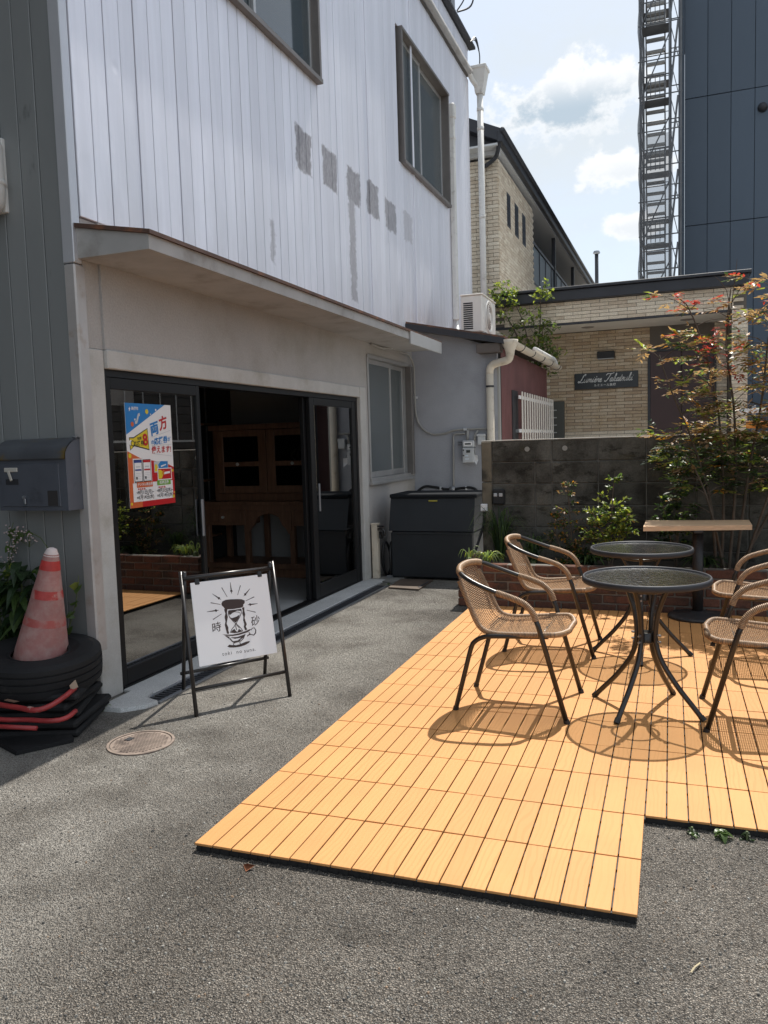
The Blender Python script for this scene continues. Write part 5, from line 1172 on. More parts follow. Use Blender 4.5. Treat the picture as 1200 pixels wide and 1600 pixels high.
SX0, SX1, SZ0, SZ1, SY = -1.665, -.672, 2.126, 2.385, LB - .05
b = MB(); b.box(SX0, SX1, SY, LB - .012, SZ0, SZ1, .004); pq = b.build('plaque', mat('plaque_black', (.022, .026, .03), .3), sg)
LET = mat('sign_silver', (.70, .70, .68), .4)
# cursive alphabet as strokes: x-height 1, baseline 0
CUR = {'L': (1.9, [[(1.5, 2.0), (1.75, 2.35), (1.5, 2.5), (1.15, 2.1), (.95, 1.2), (.7, .4), (.3, .0), (-.1, .15), (0, .4), (.5, .2), (1.1, -.05), (1.7, .1), (2.0, .35)]]),
 'T': (1.7, [[(-.1, 1.8), (.1, 2.2), (.6, 2.35), (1.3, 2.25), (1.9, 2.4), (2.3, 2.55)], [(1.35, 2.2), (1.1, 1.3), (.8, .5), (.4, .05), (.0, .1), (-.05, .4)]]),
 'u': (1.15, [[(-.1, .2), (.1, .95), (.0, .3), (.25, .0), (.6, .3), (.85, 1.0), (.75, .25), (.95, .0), (1.2, .25)]]),
 'm': (1.65, [[(-.1, .2), (.2, 1.0), (.1, 0)], [(.1, .3), (.45, .95), (.65, .9), (.6, 0)], [(.62, .3), (.95, .95), (1.2, .85), (1.15, .2), (1.35, .0), (1.65, .25)]]),
 'i': (.6, [[(-.1, .2), (.2, 1.0), (.1, .2), (.3, .0), (.6, .25)], [(.28, 1.38), (.34, 1.48)]]),
 'è': (.9, [[(-.1, .2), (.35, .5), (.6, .8), (.4, 1.0), (.1, .6), (.15, .1), (.5, .0), (.9, .3)], [(.25, 1.75), (.55, 1.4)]]),
 'e': (.9, [[(-.1, .2), (.35, .5), (.6, .8), (.4, 1.0), (.1, .6), (.15, .1), (.5, .0), (.9, .3)]]),
 'r': (.85, [[(-.1, .2), (.2, 1.05), (.3, .9), (.6, .95), (.5, .3), (.6, .0), (.85, .25)]]),
 'a': (1.1, [[(.75, .9), (.4, 1.0), (.05, .5), (.15, .05), (.5, .15), (.8, 1.0), (.7, .2), (.85, .0), (1.1, .25)]]),
 'k': (1.05, [[(-.1, .2), (.45, 1.6), (.5, 2.2), (.3, 2.2), (.1, 0)], [(.12, .5), (.5, 1.0), (.65, .8), (.3, .5), (.65, .0), (1.05, .25)]]),
 't': (.7, [[(-.1, .2), (.35, 1.8), (.15, .3), (.3, .0), (.7, .25)], [(-.05, 1.2), (.65, 1.3)]]),
 's': (.8, [[(-.1, .2), (.35, 1.15), (.5, .6), (.5, .1), (.1, .05)], [(.3, .02), (.8, .25)]]), ' ': (.9, [])}
b = MB(); x = 0; strokes = []
for ch in 'Lumière Takatsuki':
    w, st = CUR[ch]
    for s_ in st: strokes.append([(px_ + x + py_ * .42, py_) for px_, py_ in s_])
    x += w
k = .895 / (x + 1.0); wd = SX1 - SX0
for s_ in strokes:
    P = catmull([(p, q, 0) for p, q in s_], .12); P = [(v.x, v.y) for v in P]
    ws = [.15 + .13 * abs(math.sin(i * .35)) for i in range(len(P))]
    V, F = ribbon2d(P, ws); b.add([(SX0 + .055 + vx * k, SY - .0015, SZ0 + .112 + vy * k * 1.12) for vx, vy in V], F)
P, F = text2d('ルミエール高槻', 1., .012, 0, 1.15); b.add([(SX0 + wd * .48 + p * .046, SY - .0015, SZ0 + .055 + q * .046) for p, q in P], F)
b.build('lettering', LET, pq)
t = thing('porch_lamp', 'small black box wall lamp above the lettered plaque', 'wall lamp', (-1.16, 13.44, 2.65))
b = MB(); b.box(-1.30, -1.03, LB - .13, LB - .012, 2.60, 2.715, .008); b.build('lamp_housing', PLASTIC, t); b = MB(); b.box(-1.29, -1.04, LB - .125, LB - .02, 2.592, 2.60); b.build('lamp_lens', METERGREY, t)
t = thing('letterbox_bank', 'bank of five dark letterboxes with pale slots low on the tiled wall', 'letterboxes', (-1.95, 13.42, 1.3))
b = MB(); b.box(-2.08, -1.835, LB - .09, LB - .012, 1.0, 1.95, .004); b.build('case', mat('olive_box', (.085, .085, .075), .5), t)
for k_ in range(6):
    b = MB(); b.box(-2.065, -1.955, LB - .096, LB - .09, 1.80 - k_ * .122, 1.816 - k_ * .122); b.build('slot', mat('slot_steel', (.48, .48, .46), .4) if k_ == 0 else bpy.data.materials['slot_steel'], t)
t = thing('vent_pipe', 'thin black vent pipe with a flat cap above the dark flat roof', 'pipe', (-1.355, 14, 3.6))
b = MB(); b.tube([(-1.355, 14.0, 3.58), (-1.355, 14.0, 4.40)], .030, 12); b.build('pipe', ROOFDARK, t, True); b = MB(); b.lathe([(.035, 4.38), (.06, 4.395), (.045, 4.43), (0, 4.44)], 16, (-1.355, 14.0, 0)); b.build('vent_cap', GALV, t)

DULLPANE = mat('louvred_dark_pane', (.03, .035, .045), .6, spec=.2)
# ------------------------------------------------------------------ tan apartment block further back
ap = thing('apartment_block', 'tan tiled apartment block with a dark sloping eave and recessed balcony', 'building', (-3.6, 16.5, 0))
AX, AY = -3.53, 16.5
b = MB(); b.box(-12, AX - .012, AY + .012, 20.45, 0, 7.04); b.box(-12, AX - 1.6, 20.45, 36, 0, 7.04); b.build('grout_wall', GROUT, ap)
rest = MB(); AW, AH = .232, .0745
for r in range(94):
    z = 7.03 - (r + .5) * AH
    if z < 2.6: break
    x = AX - AW / 2 + (AW / 2 if r % 2 else 0)
    if r % 2: rest.obox((AX - AW / 4, AY, z), (AW / 4 - .005, .012, AH / 2 - .005)); x -= AW
    while x > -6.2: rest.obox((x, AY, z), (AW / 2 - .005, .012, AH / 2 - .005)); x -= AW
    y = AY + .013 - (AW / 2 if r % 2 else 0)
    while y < 20.4:
        segs = [(max(y, AY + .013), y + AW)]
        if 5.89 < z < 6.60:
            for a, c in ((17.31, 17.67), (18.16, 18.57), (19.04, 19.45)):
                segs = [q for p0, p1 in segs for q in (((p0, p1),) if p1 <= a or p0 >= c else tuple(x_ for x_ in ((p0, min(p1, a)), (max(p0, c), p1)) if x_[1] - x_[0] > .02))]
        for p0, p1 in segs: rest.obox((AX, (p0 + p1) / 2, z), (.012, (p1 - p0) / 2 - .005, AH / 2 - .005))
        y += AW
stuff(rest.build('wall_tiles', TILEP, ap))
for a, c in ((17.34, 17.64), (18.19, 18.54), (19.07, 19.42)):
    b = MB(); b.box(AX - .03, AX + .018, a - .03, c + .03, 5.89, 6.60, .004); w = b.build('window', ROOFDARK, ap); b = MB(); b.box(AX + .019, AX + .022, a + .02, c - .02, 5.94, 6.55); b.build('pane', DULLPANE, w)
    for zz in (6.1, 6.25, 6.4):
        b = MB(); b.box(AX + .0225, AX + .027, a + .02, c - .02, zz - .006, zz + .006); b.build('glazing_bar', DARKMETAL, w)
# roof with a shallow slope up to the left
sl_ = .46; zr = lambda x: 7.45 + (-3.36 - x) * sl_
b = MB(); A = [(-3.36, zr(-3.36)), (-9, zr(-9)), (-9, zr(-9) - .16), (-3.36, 7.20)]
b.prism([(x, AY - .42, z) for x, z in A], [(x, 36, z) for x, z in A]); b.build('roof', ROOFDARK, ap)
b = MB(); A = [(-3.40, 7.20), (-3.40, 7.39), (-9, zr(-9) - .06), (-9, 7.20)]; b.prism([(x, AY - .10, z) for x, z in A], [(x, AY - .07, z) for x, z in A]); b.build('gable_panel', mat('gable_grey', (.068, .068, .078), .55), ap)
b = MB(); b.box(-9, -3.47, AY - .13, AY - .0, 7.07, 7.17); b.build('white_trim', SOFFITW, ap)
b = MB(); b.box(-3.44, -3.34, AY - .44, 36, 7.19, 7.42, .015); b.build('eave_fascia', ROOFDARK, ap)
b = MB(); b.tube([(-3.33, AY - .46, 7.40), (-3.33, 36, 7.40)], .055, 10); b.build('eaves_gutter', ROOFDARK, ap, True)
b = MB(); b.box(-9, -3.44, AY - .42, 36, 7.15, 7.188); b.build('soffit', SOFFITW, ap)
b = MB(); b.tube(catmull([(-3.42, AY - .35, 7.25), (-3.45, AY - .30, 7.10), (-3.55, AY - .16, 6.98), (-3.80, AY - .1, 6.85), (-3.84, AY - .09, 6.7), (-3.84, AY - .09, 3.0)], .06), .042, 10); b.build('downpipe', ROOFDARK, ap, True)
for zz in (3.8, 4.8, 5.8, 6.5):
    b = MB(); b.tube([(-3.84, AY - .09, zz), (-3.84, AY - .09, zz + .05)], .05, 10); b.build('pipe_strap', DARKMETAL, ap)
b = MB(); b.box(-5.15, -5.1, 20.46, 36, 5.0, 7.1); b.build('balcony_wall', mat('balcony_white', (.50, .51, .52), .8), ap)
b = MB(); b.box(-5.1, -3.55, 20.46, 36, 4.6, 4.85); b.box(-3.60, -3.53, 20.46, 36, 4.7, 5.24); b.build('balcony_slab', TILEP, ap)
for k_ in range(14):
    y0 = 20.55 + k_ * 1.0; b = MB(); b.box(-3.565, -3.545, y0 + .035, y0 + .965, 5.30, 6.20); b.build('balustrade_panel', mat('balustrade_glass', (.16, .20, .225), .5) if k_ == 0 else bpy.data.materials['balustrade_glass'], ap)
    b = MB(); b.box(-3.58, -3.53, y0 - .03, y0 + .03, 5.24, 6.25); b.build('balustrade_post', ROOFDARK, ap)
b = MB(); b.box(-3.59, -3.52, 20.46, 36, 6.22, 6.29); b.box(-3.585, -3.525, 20.46, 36, 5.24, 5.30); b.build('balcony_rail', ROOFDARK, ap)
for y0 in (24.1, 28.4, 32.5):
    b = MB(); b.box(-3.60, -3.50, y0 - .05, y0 + .05, 4.85, 7.16); b.build('balcony_column', ROOFDARK, ap)

# ------------------------------------------------------------------ tall navy building and its stair scaffold
nb = thing('navy_tower', 'tall navy panelled building rising behind the tan entrance block', 'building', (4, 22, 0))
b = MB(); b.box(.05, 4.70, 22.03, 34, 0, 15.7); b.build('panel_backing', mat('navy_joint', (.055, .072, .095), .7), nb)
for r, (z0, z1) in enumerate(((.0, .36), (.36, 3.45), (3.45, 6.55), (6.55, 9.62), (9.62, 12.72), (12.72, 15.8))):
    x = .02; w = .53
    while x < 4.6:
        if r < 1: x = 99; break
        b = MB(); b.obox((x + w / 2, 22.0 + random.uniform(-.003, .003), (z0 + z1) / 2), (w / 2 - .005, .03, (z1 - z0) / 2 - .008), ((1, random.uniform(-.004, .004), 0), (0, 1, 0), (0, 0, 1)), .004); b.build('wall_panel', NAVY, nb); x += w
b = MB(); b.box(.0, 4.7, 21.98, 22.03, 0, .35); b.build('plinth', ROOFDARK, nb)
b = MB(); b.box(-.045, .02, 21.95, 34, 0, 15.8, .01); b.build('corner_flashing', NAVY, nb)
b = MB(); b.lathe([(.0, -.13), (.06, -.12), (.10, -.07), (.115, 0)], 20, (1.78, 21.97, 9.13), Matrix(((1, 0, 0), (0, 0, 1), (0, 1, 0)))); b.build('round_vent', DARKMETAL, nb, True)
b = MB(); b.box(.0, 4.7, 21.9, 34, 15.8, 16.0); b.build('parapet', ROOFDARK, nb)

sf = thing('stair_scaffold', 'narrow steel stair scaffold with netting beside the navy building', 'scaffold', (-.6, 20.5, 0))
SC = mat('scaffold_steel', (.15, .155, .165), .5, metal=.4, blot=(3, .2)); SCL = mat('scaffold_plank', (.42, .42, .41), .6, blot=(3, .1))
def stube(n_, p, q, r, m_=SC):
    b = MB(); b.tube([p, q], r, 6); return b.build(n_, m_, sf)
SX = (-.93, -.30); SYs = (20.0, 21.6)
for x in SX + (-.06,):
    for y in SYs: stube('standard', (x, y, 0), (x, y, 13.5), .024)
for k_ in range(18):
    z = .5 + k_ * .78
    for y in SYs: stube('ledger', (SX[0] - .05, y, z), (-.02, y, z), .015)
    for x in SX: stube('ledger', (x, SYs[0], z), (x, SYs[1], z), .015)
for k_ in range(8):
    z = .9 + k_ * 1.62; b = MB(); b.box(SX[0] + .02, SX[1] - .02, 20.05, 20.5, z, z + .014); b.build('landing', SC, sf)
    b = MB(); b.box(SX[0] + .02, SX[1] - .02, 21.1, 21.55, z + .81, z + .824); b.build('landing', SC, sf)
    for (ya, za, yb_, zb) in ((20.5, z, 21.1, z + .81), (21.1, z + .81, 20.5, z + 1.62)):
        xs = (SX[0] + .10, SX[0] + .52) 
        for x in xs: stube('stringer', (x, ya, za), (x, yb_, zb), .018)
        for q in range(4):
            f_ = (q + .5) / 4; b = MB(); b.box(xs[0], xs[1], ya + (yb_ - ya) * f_ - .06, ya + (yb_ - ya) * f_ + .06, za + (zb - za) * f_, za + (zb - za) * f_ + .05); b.build('tread', SCL, sf)
    stube('brace', (SX[0], 20.0, z), (SX[1], 20.0, z + 1.4 if k_ % 2 else z + 1.2), .015); stube('brace', (-.12, 20.0, z + 1.62), (SX[1], 20.0, z), .022)
    for q in range(5): stube('guard_bar', (SX[0] + .12 + q * .10, 20.02, z + .05), (SX[0] + .12 + q * .10, 20.02, z + .52), .009)
    stube('guard_rail', (SX[0], 20.02, z + .52), (SX[1], 20.02, z + .52), .016); stube('guard_rail', (SX[1], 20.02, z + 1.05), (-.06, 20.02, z + 1.05), .013)
for k_ in range(17):
    z = .5 + k_ * .78
    stube('ledger', (SX[0] + .2, 20.0, z + .39), (SX[1], 20.0, z + .39), .009); stube('brace', (-.12, 20.0, z), (-.30, 20.0, z + .78), .009); stube('brace', (SX[0], 20.0, z + .78), (SX[0], 21.6, z), .011)
stube('rain_pipe', (-.09, 21.9, 0), (-.09, 21.9, 13.6), .035)
def m_net(name, a, c):
    s = NT(name); s.fin(c, .8); t = s.n('ShaderNodeBsdfTransparent'); mx = s.n('ShaderNodeMixShader'); mx.inputs[0].default_value = a; s.l(t.outputs[0], mx.inputs[1]); s.l(s.p.outputs[0], mx.inputs[2]); s.l(mx.outputs[0], s.out.inputs[0]); return s.m
NET = m_net('grey_netting', .62, (.13, .135, .145)); NET2 = m_net('thin_netting', .5, (.16, .165, .175))
b = MB(); ny = 60; pts = []
for k_ in range(ny + 1):
    z = 13.4 * k_ / ny; w = .03 * math.sin(k_ * 1.3) + .02 * math.sin(k_ * .47)
    pts += [(SX[0] - .04 + w * .6, 19.94, z), (SX[0] + .075 + w, 19.93, z), (SX[0] - .05 + w * .5, 21.6, z)]
b.add(pts, [(3 * k_, 3 * k_ + 1, 3 * k_ + 4, 3 * k_ + 3) for k_ in range(ny)] + [(3 * k_, 3 * k_ + 2, 3 * k_ + 5, 3 * k_ + 3) for k_ in range(ny)]); b.build('side_netting', NET, sf)
b = MB(); pts = []
for k_ in range(31):
    z = 8.2 * k_ / 30
    for q in range(7): pts.append((SX[0] + .07 + q * .105, 19.92 + .02 * math.sin(q * 2 + k_ * .8), z))
b.add(pts, [(7 * k_ + q, 7 * k_ + q + 1, 7 * k_ + q + 8, 7 * k_ + q + 7) for k_ in range(30) for q in range(6)]); b.build('front_netting', NET2, sf)

# the neighbour's low dark house on the right, seen mirrored in the shop's door glass
t = thing('neighbour_house', 'low dark boarded neighbouring house right of the forecourt, mirrored in the shop glass', 'house', (3, 9, 0))
NB_ = mat('dark_board', (.055, .052, .05), .7, blot=(3, .15), var=.1)
b = MB(); b.box(1.63, 7.0, 8.63, 11.5, 0, 2.72); b.build('house_core', DARKBACK, t)
for k_ in range(20):
    b = MB(); b.box(1.60, 1.63, 8.6, 11.5, .02 + k_ * .135, .145 + k_ * .135, .003); b.build('wall_board', NB_, t)
for k_ in range(6):
    b = MB(); b.box(1.52, 1.53, 9.0 + k_ * .41, 9.012 + k_ * .41, 1.5, 2.45); b.build('pale_bar', METERGREY, t)
b = MB(); b.box(1.52, 1.54, 8.95, 11.3, 1.47, 1.50); b.build('sill_rail', METERGREY, t); b = MB(); b.box(1.59, 1.605, 9.1, 9.7, 2.0, 2.5); b.build('window', ALU, t)
b = MB(); b.prism([(1.45, 8.5, 2.70), (7.1, 8.5, 2.70), (7.1, 8.5, 2.84), (1.45, 8.5, 2.78)], [(1.45, 11.6, 2.70), (7.1, 11.6, 2.70), (7.1, 11.6, 2.84), (1.45, 11.6, 2.78)]); b.build('roof', ROOFDARK, t)

# something orange and a white rail show behind the shrub at the wall
t = thing('orange_barrier', 'orange and white construction barrier glimpsed through the shrub above the wall', 'barrier', (.95, 11, 0))
b = MB(); b.box(.78, 2.2, 11.6, 11.66, 1.40, 1.49, .005); b.build('orange_board', mat('safety_orange', (.72, .22, .02), .5), t)
b = MB(); b.box(.70, 2.2, 11.6, 11.66, 1.60, 1.66, .005); b.build('white_rail', WHITEP, t)
for x in (.85, 2.05):
    b = MB(); b.box(x, x + .05, 11.66, 11.71, 0, 1.7, .004); b.build('post', GALV, t)
# ------------------------------------------------------------------ plants
def leaf_quad(b, p, d, up, L, W, fold=.25, mi=0):
    d = d.normalized(); s = d.cross(up); s = s.normalized() if s.length > 1e-4 else Vector((1, 0, 0)); n = s.cross(d)
    b.mi = mi; a = p; t = p + d * L; m = p + d * (L * .45); q = n * (W * fold)
    b.add([a, m + s * W + q, t, m - s * W + q], [(0, 1, 2), (0, 2, 3)])
def rv(s=1.): return Vector((random.uniform(-s, s), random.uniform(-s, s), random.uniform(-s, s)))
def limb(b, pts, r0, r1, n=6):
    P = catmull(pts, .06); b.tube(P, [r0 + (r1 - r0) * i / (len(P) - 1) for i in range(len(P))], n)
    return P
def tip_sprays(fol, p, d, L, mats_, lw, n, flat=.35):
    """a compound spray: a thin stalk with paired leaflets, held nearly level"""
    d = Vector((d.x, d.y, d.z * flat + random.uniform(-.12, .12))).normalized()
    side = d.cross(Vector((0, 0, 1))).normalized()
    mi = random.choices(range(len(mats_)), mats_)[0]
    for k in range(n):
        f = (k + .6) / n; c = p + d * (L * f) + Vector((0, 0, -.10 * L * f * f))
        for sgn in (1, -1):
            dd = d * random.uniform(.5, .9) + side * (sgn * random.uniform(.5, 1.)) + Vector((0, 0, random.uniform(-.45, .2)))
            m2 = mi if random.random() < .72 else random.choices(range(len(mats_)), mats_)[0]
            leaf_quad(fol, c, dd, Vector((0, 0, 1)) + rv(.35), lw * random.uniform(.7, 1.25), lw * random.uniform(.17, .26), random.uniform(-.3, .5), m2)
    return d

# the big nandina-like shrub behind the cafe table
LM = [L_GREEN, L_DARK, L_LIME, L_BRONZE, L_RED, L_ORANGE]
sh = thing('leafy_shrub', 'tall loose shrub with bronze, green and a few red leaves in the planter', 'shrub', (.3, 6.6, .3))
st_ = MB(); fol = MB(); twig = MB()
stems = [[(.24, 6.58, .28), (.20, 6.56, .8), (.08, 6.52, 1.25), (-.10, 6.48, 1.72), (-.17, 6.46, 1.95)],
         [(.28, 6.62, .28), (.29, 6.62, .9), (.25, 6.60, 1.5), (.16, 6.58, 1.95), (.02, 6.52, 2.32), (-.10, 6.50, 2.40)],
         [(.33, 6.60, .28), (.37, 6.60, .9), (.36, 6.60, 1.5), (.30, 6.56, 2.0), (.33, 6.58, 2.42)],
         [(.38, 6.64, .28), (.46, 6.62, 1.0), (.55, 6.60, 1.6), (.60, 6.62, 2.1), (.70, 6.6, 2.45)],
         [(.42, 6.58, .28), (.60, 6.50, .9), (.80, 6.45, 1.5), (.88, 6.45, 2.2)],
         [(.30, 6.55, .28), (.20, 6.40, .75), (.12, 6.36, 1.0), (.02, 6.32, 1.2)],
         [(.40, 6.68, .28), (.70, 6.70, .9), (1.0, 6.70, 1.5), (1.15, 6.72, 2.0)]]
for si, s_ in enumerate(stems):
    P = limb(st_, s_, .013, .004)
    nb_ = 40 if si not in (5,) else 12
    for k in range(nb_):
        f = random.uniform(.36, 1.0) if si != 5 else random.uniform(.5, 1.)
        p = P[int(f * (len(P) - 1))]; a = random.uniform(0, 2 * math.pi)
        if si in (1, 2) and p.z > 2.08 and random.random() < .72: continue
        d = Vector((math.cos(a), math.sin(a) * .6, random.uniform(.0, .5))); L = random.uniform(.10, .34) * (1.1 - .35 * f)
        q = p + d * L
        if q.x < -.20 and 1.5 < q.z < 1.97: continue
        limb(twig, [p, p + d * (L * .5) + Vector((0, 0, .02)), q], .0032, .0016, 4)
        top = p.z
        wts = [.18, .06, .14, .54, .0, .08] if top > 1.25 else [.42, .30, .14, .12, 0, .02]
        if top > 2.0: wts = [.10, .05, .08, .62, .12, .03]
        for r in range(random.choice((4, 5, 6))):
            tip_sprays(fol, q if r else p.lerp(q, .6), (d + rv(.8)), random.uniform(.09, .16), wts, random.uniform(.042, .066), random.choice((3, 4, 5)))
# red young sprays near the top
for (x, y, z, n_) in ((.03, 6.46, 2.34, 4), (-.06, 6.47, 2.38, 3), (.16, 6.50, 2.02, 7), (.20, 6.5, 1.97, 6), (.12, 6.48, 1.90, 3), (.36, 6.52, 1.80, 5), (.28, 6.5, 2.14, 3), (.42, 6.5, 2.0, 2), (.66, 6.55, 2.32, 4), (.70, 6.52, 2.22, 3)):
    for k in range(n_): tip_sprays(fol, Vector((x, y, z)) + rv(.03), rv(1), random.uniform(.07, .12), [0, 0, 0, .08, .92, 0], .042, 4, .3)
# bare pale twigs
for s_ in ([(.33, 6.58, 2.2), (.30, 6.55, 2.4), (.22, 6.5, 2.5)], [(.33, 6.58, 2.25), (.36, 6.56, 2.5), (.37, 6.55, 2.62)], [(.33, 6.58, 2.3), (.42, 6.55, 2.45)], [(.45, 6.45, .95), (.56, 6.35, 1.15), (.62, 6.3, 1.25)], [(.45, 6.45, .95), (.58, 6.36, 1.08), (.70, 6.3, 1.16)], [(.42, 6.5, .75), (.45, 6.45, .95)]): limb(twig, s_, .004, .0015, 4)
st_.build('stem', BARK, sh, True); stuff(twig.build('twigs', BARK, sh)); stuff(fol.build('foliage', LM, sh))

def small_shrub(label, base, stems_, nb_, L, wts, lw, zmin=.35, cat='shrub', lim=None):
    t = thing('small_shrub', label, cat, base); s1, f1 = MB(), MB()
    for s_ in stems_:
        P = limb(s1, s_, .006, .0025, 5)
        for k in range(nb_):
            f = random.uniform(zmin, 1.); p = P[int(f * (len(P) - 1))]; a = random.uniform(0, 6.28); w = 1 - .65 * abs(f - .55) / .5 if lim is None else lim(f)
            d = Vector((math.cos(a), math.sin(a) * .6, random.uniform(-.1, .4))); q = p + d * (L * w * random.uniform(.3, 1.)); s1.tube([p, q], .0018, 4)
            for r in range(4):
                for e in range(3): leaf_quad(f1, p.lerp(q, random.uniform(.35, 1.05)) + rv(.012), d + rv(.9), Vector((0, 0, 1)) + rv(.5), lw * random.uniform(.7, 1.3), lw * .33 * random.uniform(.7, 1.3), .2, random.choices(range(6), wts)[0])
    s1.build('stem', BARK, t); stuff(f1.build('foliage', LM, t)); return t
small_shrub('dim russet leaved shrub against the block wall, left of the bright green one', (-.9, 6.6, .3), [[(-.86, 6.62, .28), (-.86, 6.62, .6), (-.89, 6.6, 1.0)], [(-.88, 6.6, .28), (-.98, 6.62, .55), (-1.0, 6.65, .75)], [(-.84, 6.6, .28), (-.72, 6.62, .55), (-.70, 6.62, .68)]], 40, .17, [.25, .35, .05, .25, 0, .10], .030, .15)
small_shrub('bright yellow-green shrub with a thin leader against the block wall', (-.53, 6.5, .3), [[(-.54, 6.5, .28), (-.53, 6.5, .6), (-.52, 6.48, .85), (-.50, 6.48, 1.07)], [(-.54, 6.5, .28), (-.60, 6.46, .6), (-.70, 6.44, .80)], [(-.54, 6.5, .28), (-.46, 6.46, .6), (-.36, 6.44, .80)]], 34, .19, [.40, .04, .54, .02, 0, 0], .036, .35, lim=lambda f: max(.12, 1.15 - abs(f - .62) * 2.6))
small_shrub('slim dark glossy shrub on a pale stem behind the oak topped table', (-.05, 6.55, .3), [[(-.05, 6.55, .28), (-.045, 6.55, .8), (-.04, 6.53, 1.24)], [(-.05, 6.55, .28), (-.02, 6.5, .7), (.06, 6.48, .85)], [(-.05, 6.55, .28), (-.12, 6.5, .7), (-.18, 6.5, .9)]], 24, .15, [.3, .64, .06, 0, 0, 0], .042, .3)
def grass_clump(name, label, base, n_, H, spread, mats_, w, cat='plant', droop=.8, group=None):
    t = thing(name, label, cat, base, group=group); b = MB(); B = Vector(base)
    for k in range(n_):
        a = random.uniform(0, 6.28); r = random.uniform(.25, 1) * spread; h = H * random.uniform(.6, 1.1); d = Vector((math.cos(a), math.sin(a) * .8, 0)); s = Vector((-math.sin(a), math.cos(a), 0))
        P = [B + d * (r * .08) + rv(.015) * Vector((1, 1, 0)).length * .5, B + d * (r * .35) + Vector((0, 0, h * .7)), B + d * (r * .75) + Vector((0, 0, h * (1 - .25 * droop))), B + d * (r * 1.1) + Vector((0, 0, h * (1 - droop * random.uniform(.6, 1.1))))]
        P = catmull(P, .05); b.mi = random.randrange(len(mats_)); N = len(P)
        vs_ = []
        for i, p in enumerate(P):
            ww = w * (1 - (i / (N - 1)) ** 2 * .95); vs_ += [p + s * ww, p + Vector((0, 0, -ww * .5)), p - s * ww]
        b.add(vs_, [(3 * i + q, 3 * i + q + 1, 3 * i + q + 4, 3 * i + q + 3) for i in range(N - 1) for q in (0, 1)])
    stuff(b.build('blades', mats_, t)); c = MB(); c.lathe([(.03, -.01), (.025, .03), (.0, .04)], 10, base); c.build('crown', STEMG, t); return t
grass_clump('spider_plant', 'bright striped spider plant drooping over the left planter corner', (-1.50, 6.34, .34), 34, .13, .16, [L_PALE, L_LIME, L_PALE], .0065)
grass_clump('spider_plant', 'small arching spider plant runner reaching over the bin end of the planter', (-1.64, 6.30, .36), 9, .15, .13, [L_PALE, L_LIME], .006)
grass_clump('lilyturf', 'tall dark strap leaved clump in the shaded planter corner under the socket', (-1.47, 6.72, .30), 90, .50, .30, [L_DARK, L_DARK, L_GREEN], .007, droop=.45)
grass_clump('lilyturf', 'low dark strap leaved clump behind the rear left wicker chair', (-1.18, 6.66, .30), 60, .26, .26, [L_DARK, L_GREEN], .007, droop=.6)
for k, (x, lab) in enumerate(((-.72, 'low green groundcover at the foot of the russet shrub'), (.15, 'low dark groundcover below the tall bronze shrub'), (.75, 'low green groundcover at the right end of the planter'))):
    grass_clump('groundcover', lab, (x, 6.55, .30), 60, .12, .22, [L_DARK, L_GREEN], .012)
# climbers and broad leaves by the grey siding
def broad_leaf(b, p, d, L, W, droop, mi):
    d = d.normalized(); s = d.cross(Vector((0, 0, 1))).normalized(); N = 7; vs_ = []
    for i in range(N + 1):
        f = i / N; w = W * math.sin(math.pi * min(1, f * .92 + .08)) ** .8 * (1 - .3 * f); c = p + d * (L * f) + Vector((0, 0, -droop * L * f * f)); vs_ += [c + s * w + Vector((0, 0, w * .25)), c, c - s * w + Vector((0, 0, w * .25))]
    b.mi = mi; b.add(vs_, [(3 * i + q, 3 * i + q + 1, 3 * i + q + 4, 3 * i + q + 3) for i in range(N) for q in (0, 1)])
t = thing('broad_leaved_plant', 'dark broad leaved plant between the tyre and the dark grey siding', 'plant', (-3.35, 3.27, 0)); b = MB(); s1 = MB()
for k in range(130):
    p = Vector((random.uniform(-3.66, -3.16), random.uniform(3.18, 3.34), random.uniform(.30, .78))); d = Vector((random.uniform(-.6, 1), random.uniform(-1.2, -.1), random.uniform(-.1, .6)))
    broad_leaf(b, p, d, random.uniform(.10, .20), random.uniform(.022, .045), random.uniform(.3, .9), random.choice((0, 0, 1)))
for k in range(9):
    x = random.uniform(-3.55, -3.2); s1.tube(catmull([(x, 3.3, 0), (x + .02, 3.28, .35), (x + random.uniform(-.05, .08), 3.25, random.uniform(.5, .8))], .05), .005, 5)
b.build('leaf_mass', [L_DARK, L_GREEN], t).__setitem__('kind', 'stuff'); s1.build('stem', STEMG, t)
t = thing('flowering_vine', 'heart leaved vine with tiny whitish flower sprays climbing the grey siding', 'vine', (-3.4, 3.35, .6)); b = MB(); s1 = MB(); f1 = MB()
for pts in ([(-3.52, 3.33, .45), (-3.46, 3.33, .75), (-3.36, 3.33, .92), (-3.22, 3.32, .90), (-3.14, 3.31, .80)], [(-3.5, 3.33, .5), (-3.44, 3.32, .85), (-3.40, 3.32, .98)], [(-3.12, 3.32, .3), (-3.02, 3.33, .55), (-2.99, 3.33, .70)]):
    P = limb(s1, pts, .004, .002, 5)
    for k in range(10):
        p = P[int(random.uniform(.2, 1) * (len(P) - 1))]; d = Vector((random.uniform(-.7, .7), -.5, random.uniform(-1, .2))).normalized(); s = d.cross(Vector((0, 1, 0))).normalized(); L = random.uniform(.035, .055)
        b.mi = random.choice((0, 0, 1)); b.add([p, p + s * L * .55 - d * L * .12, p + s * L * .5 + d * L * .4, p + d * L, p - s * L * .5 + d * L * .4, p - s * L * .55 - d * L * .12], [(0, 1, 2, 3), (0, 3, 4, 5)])
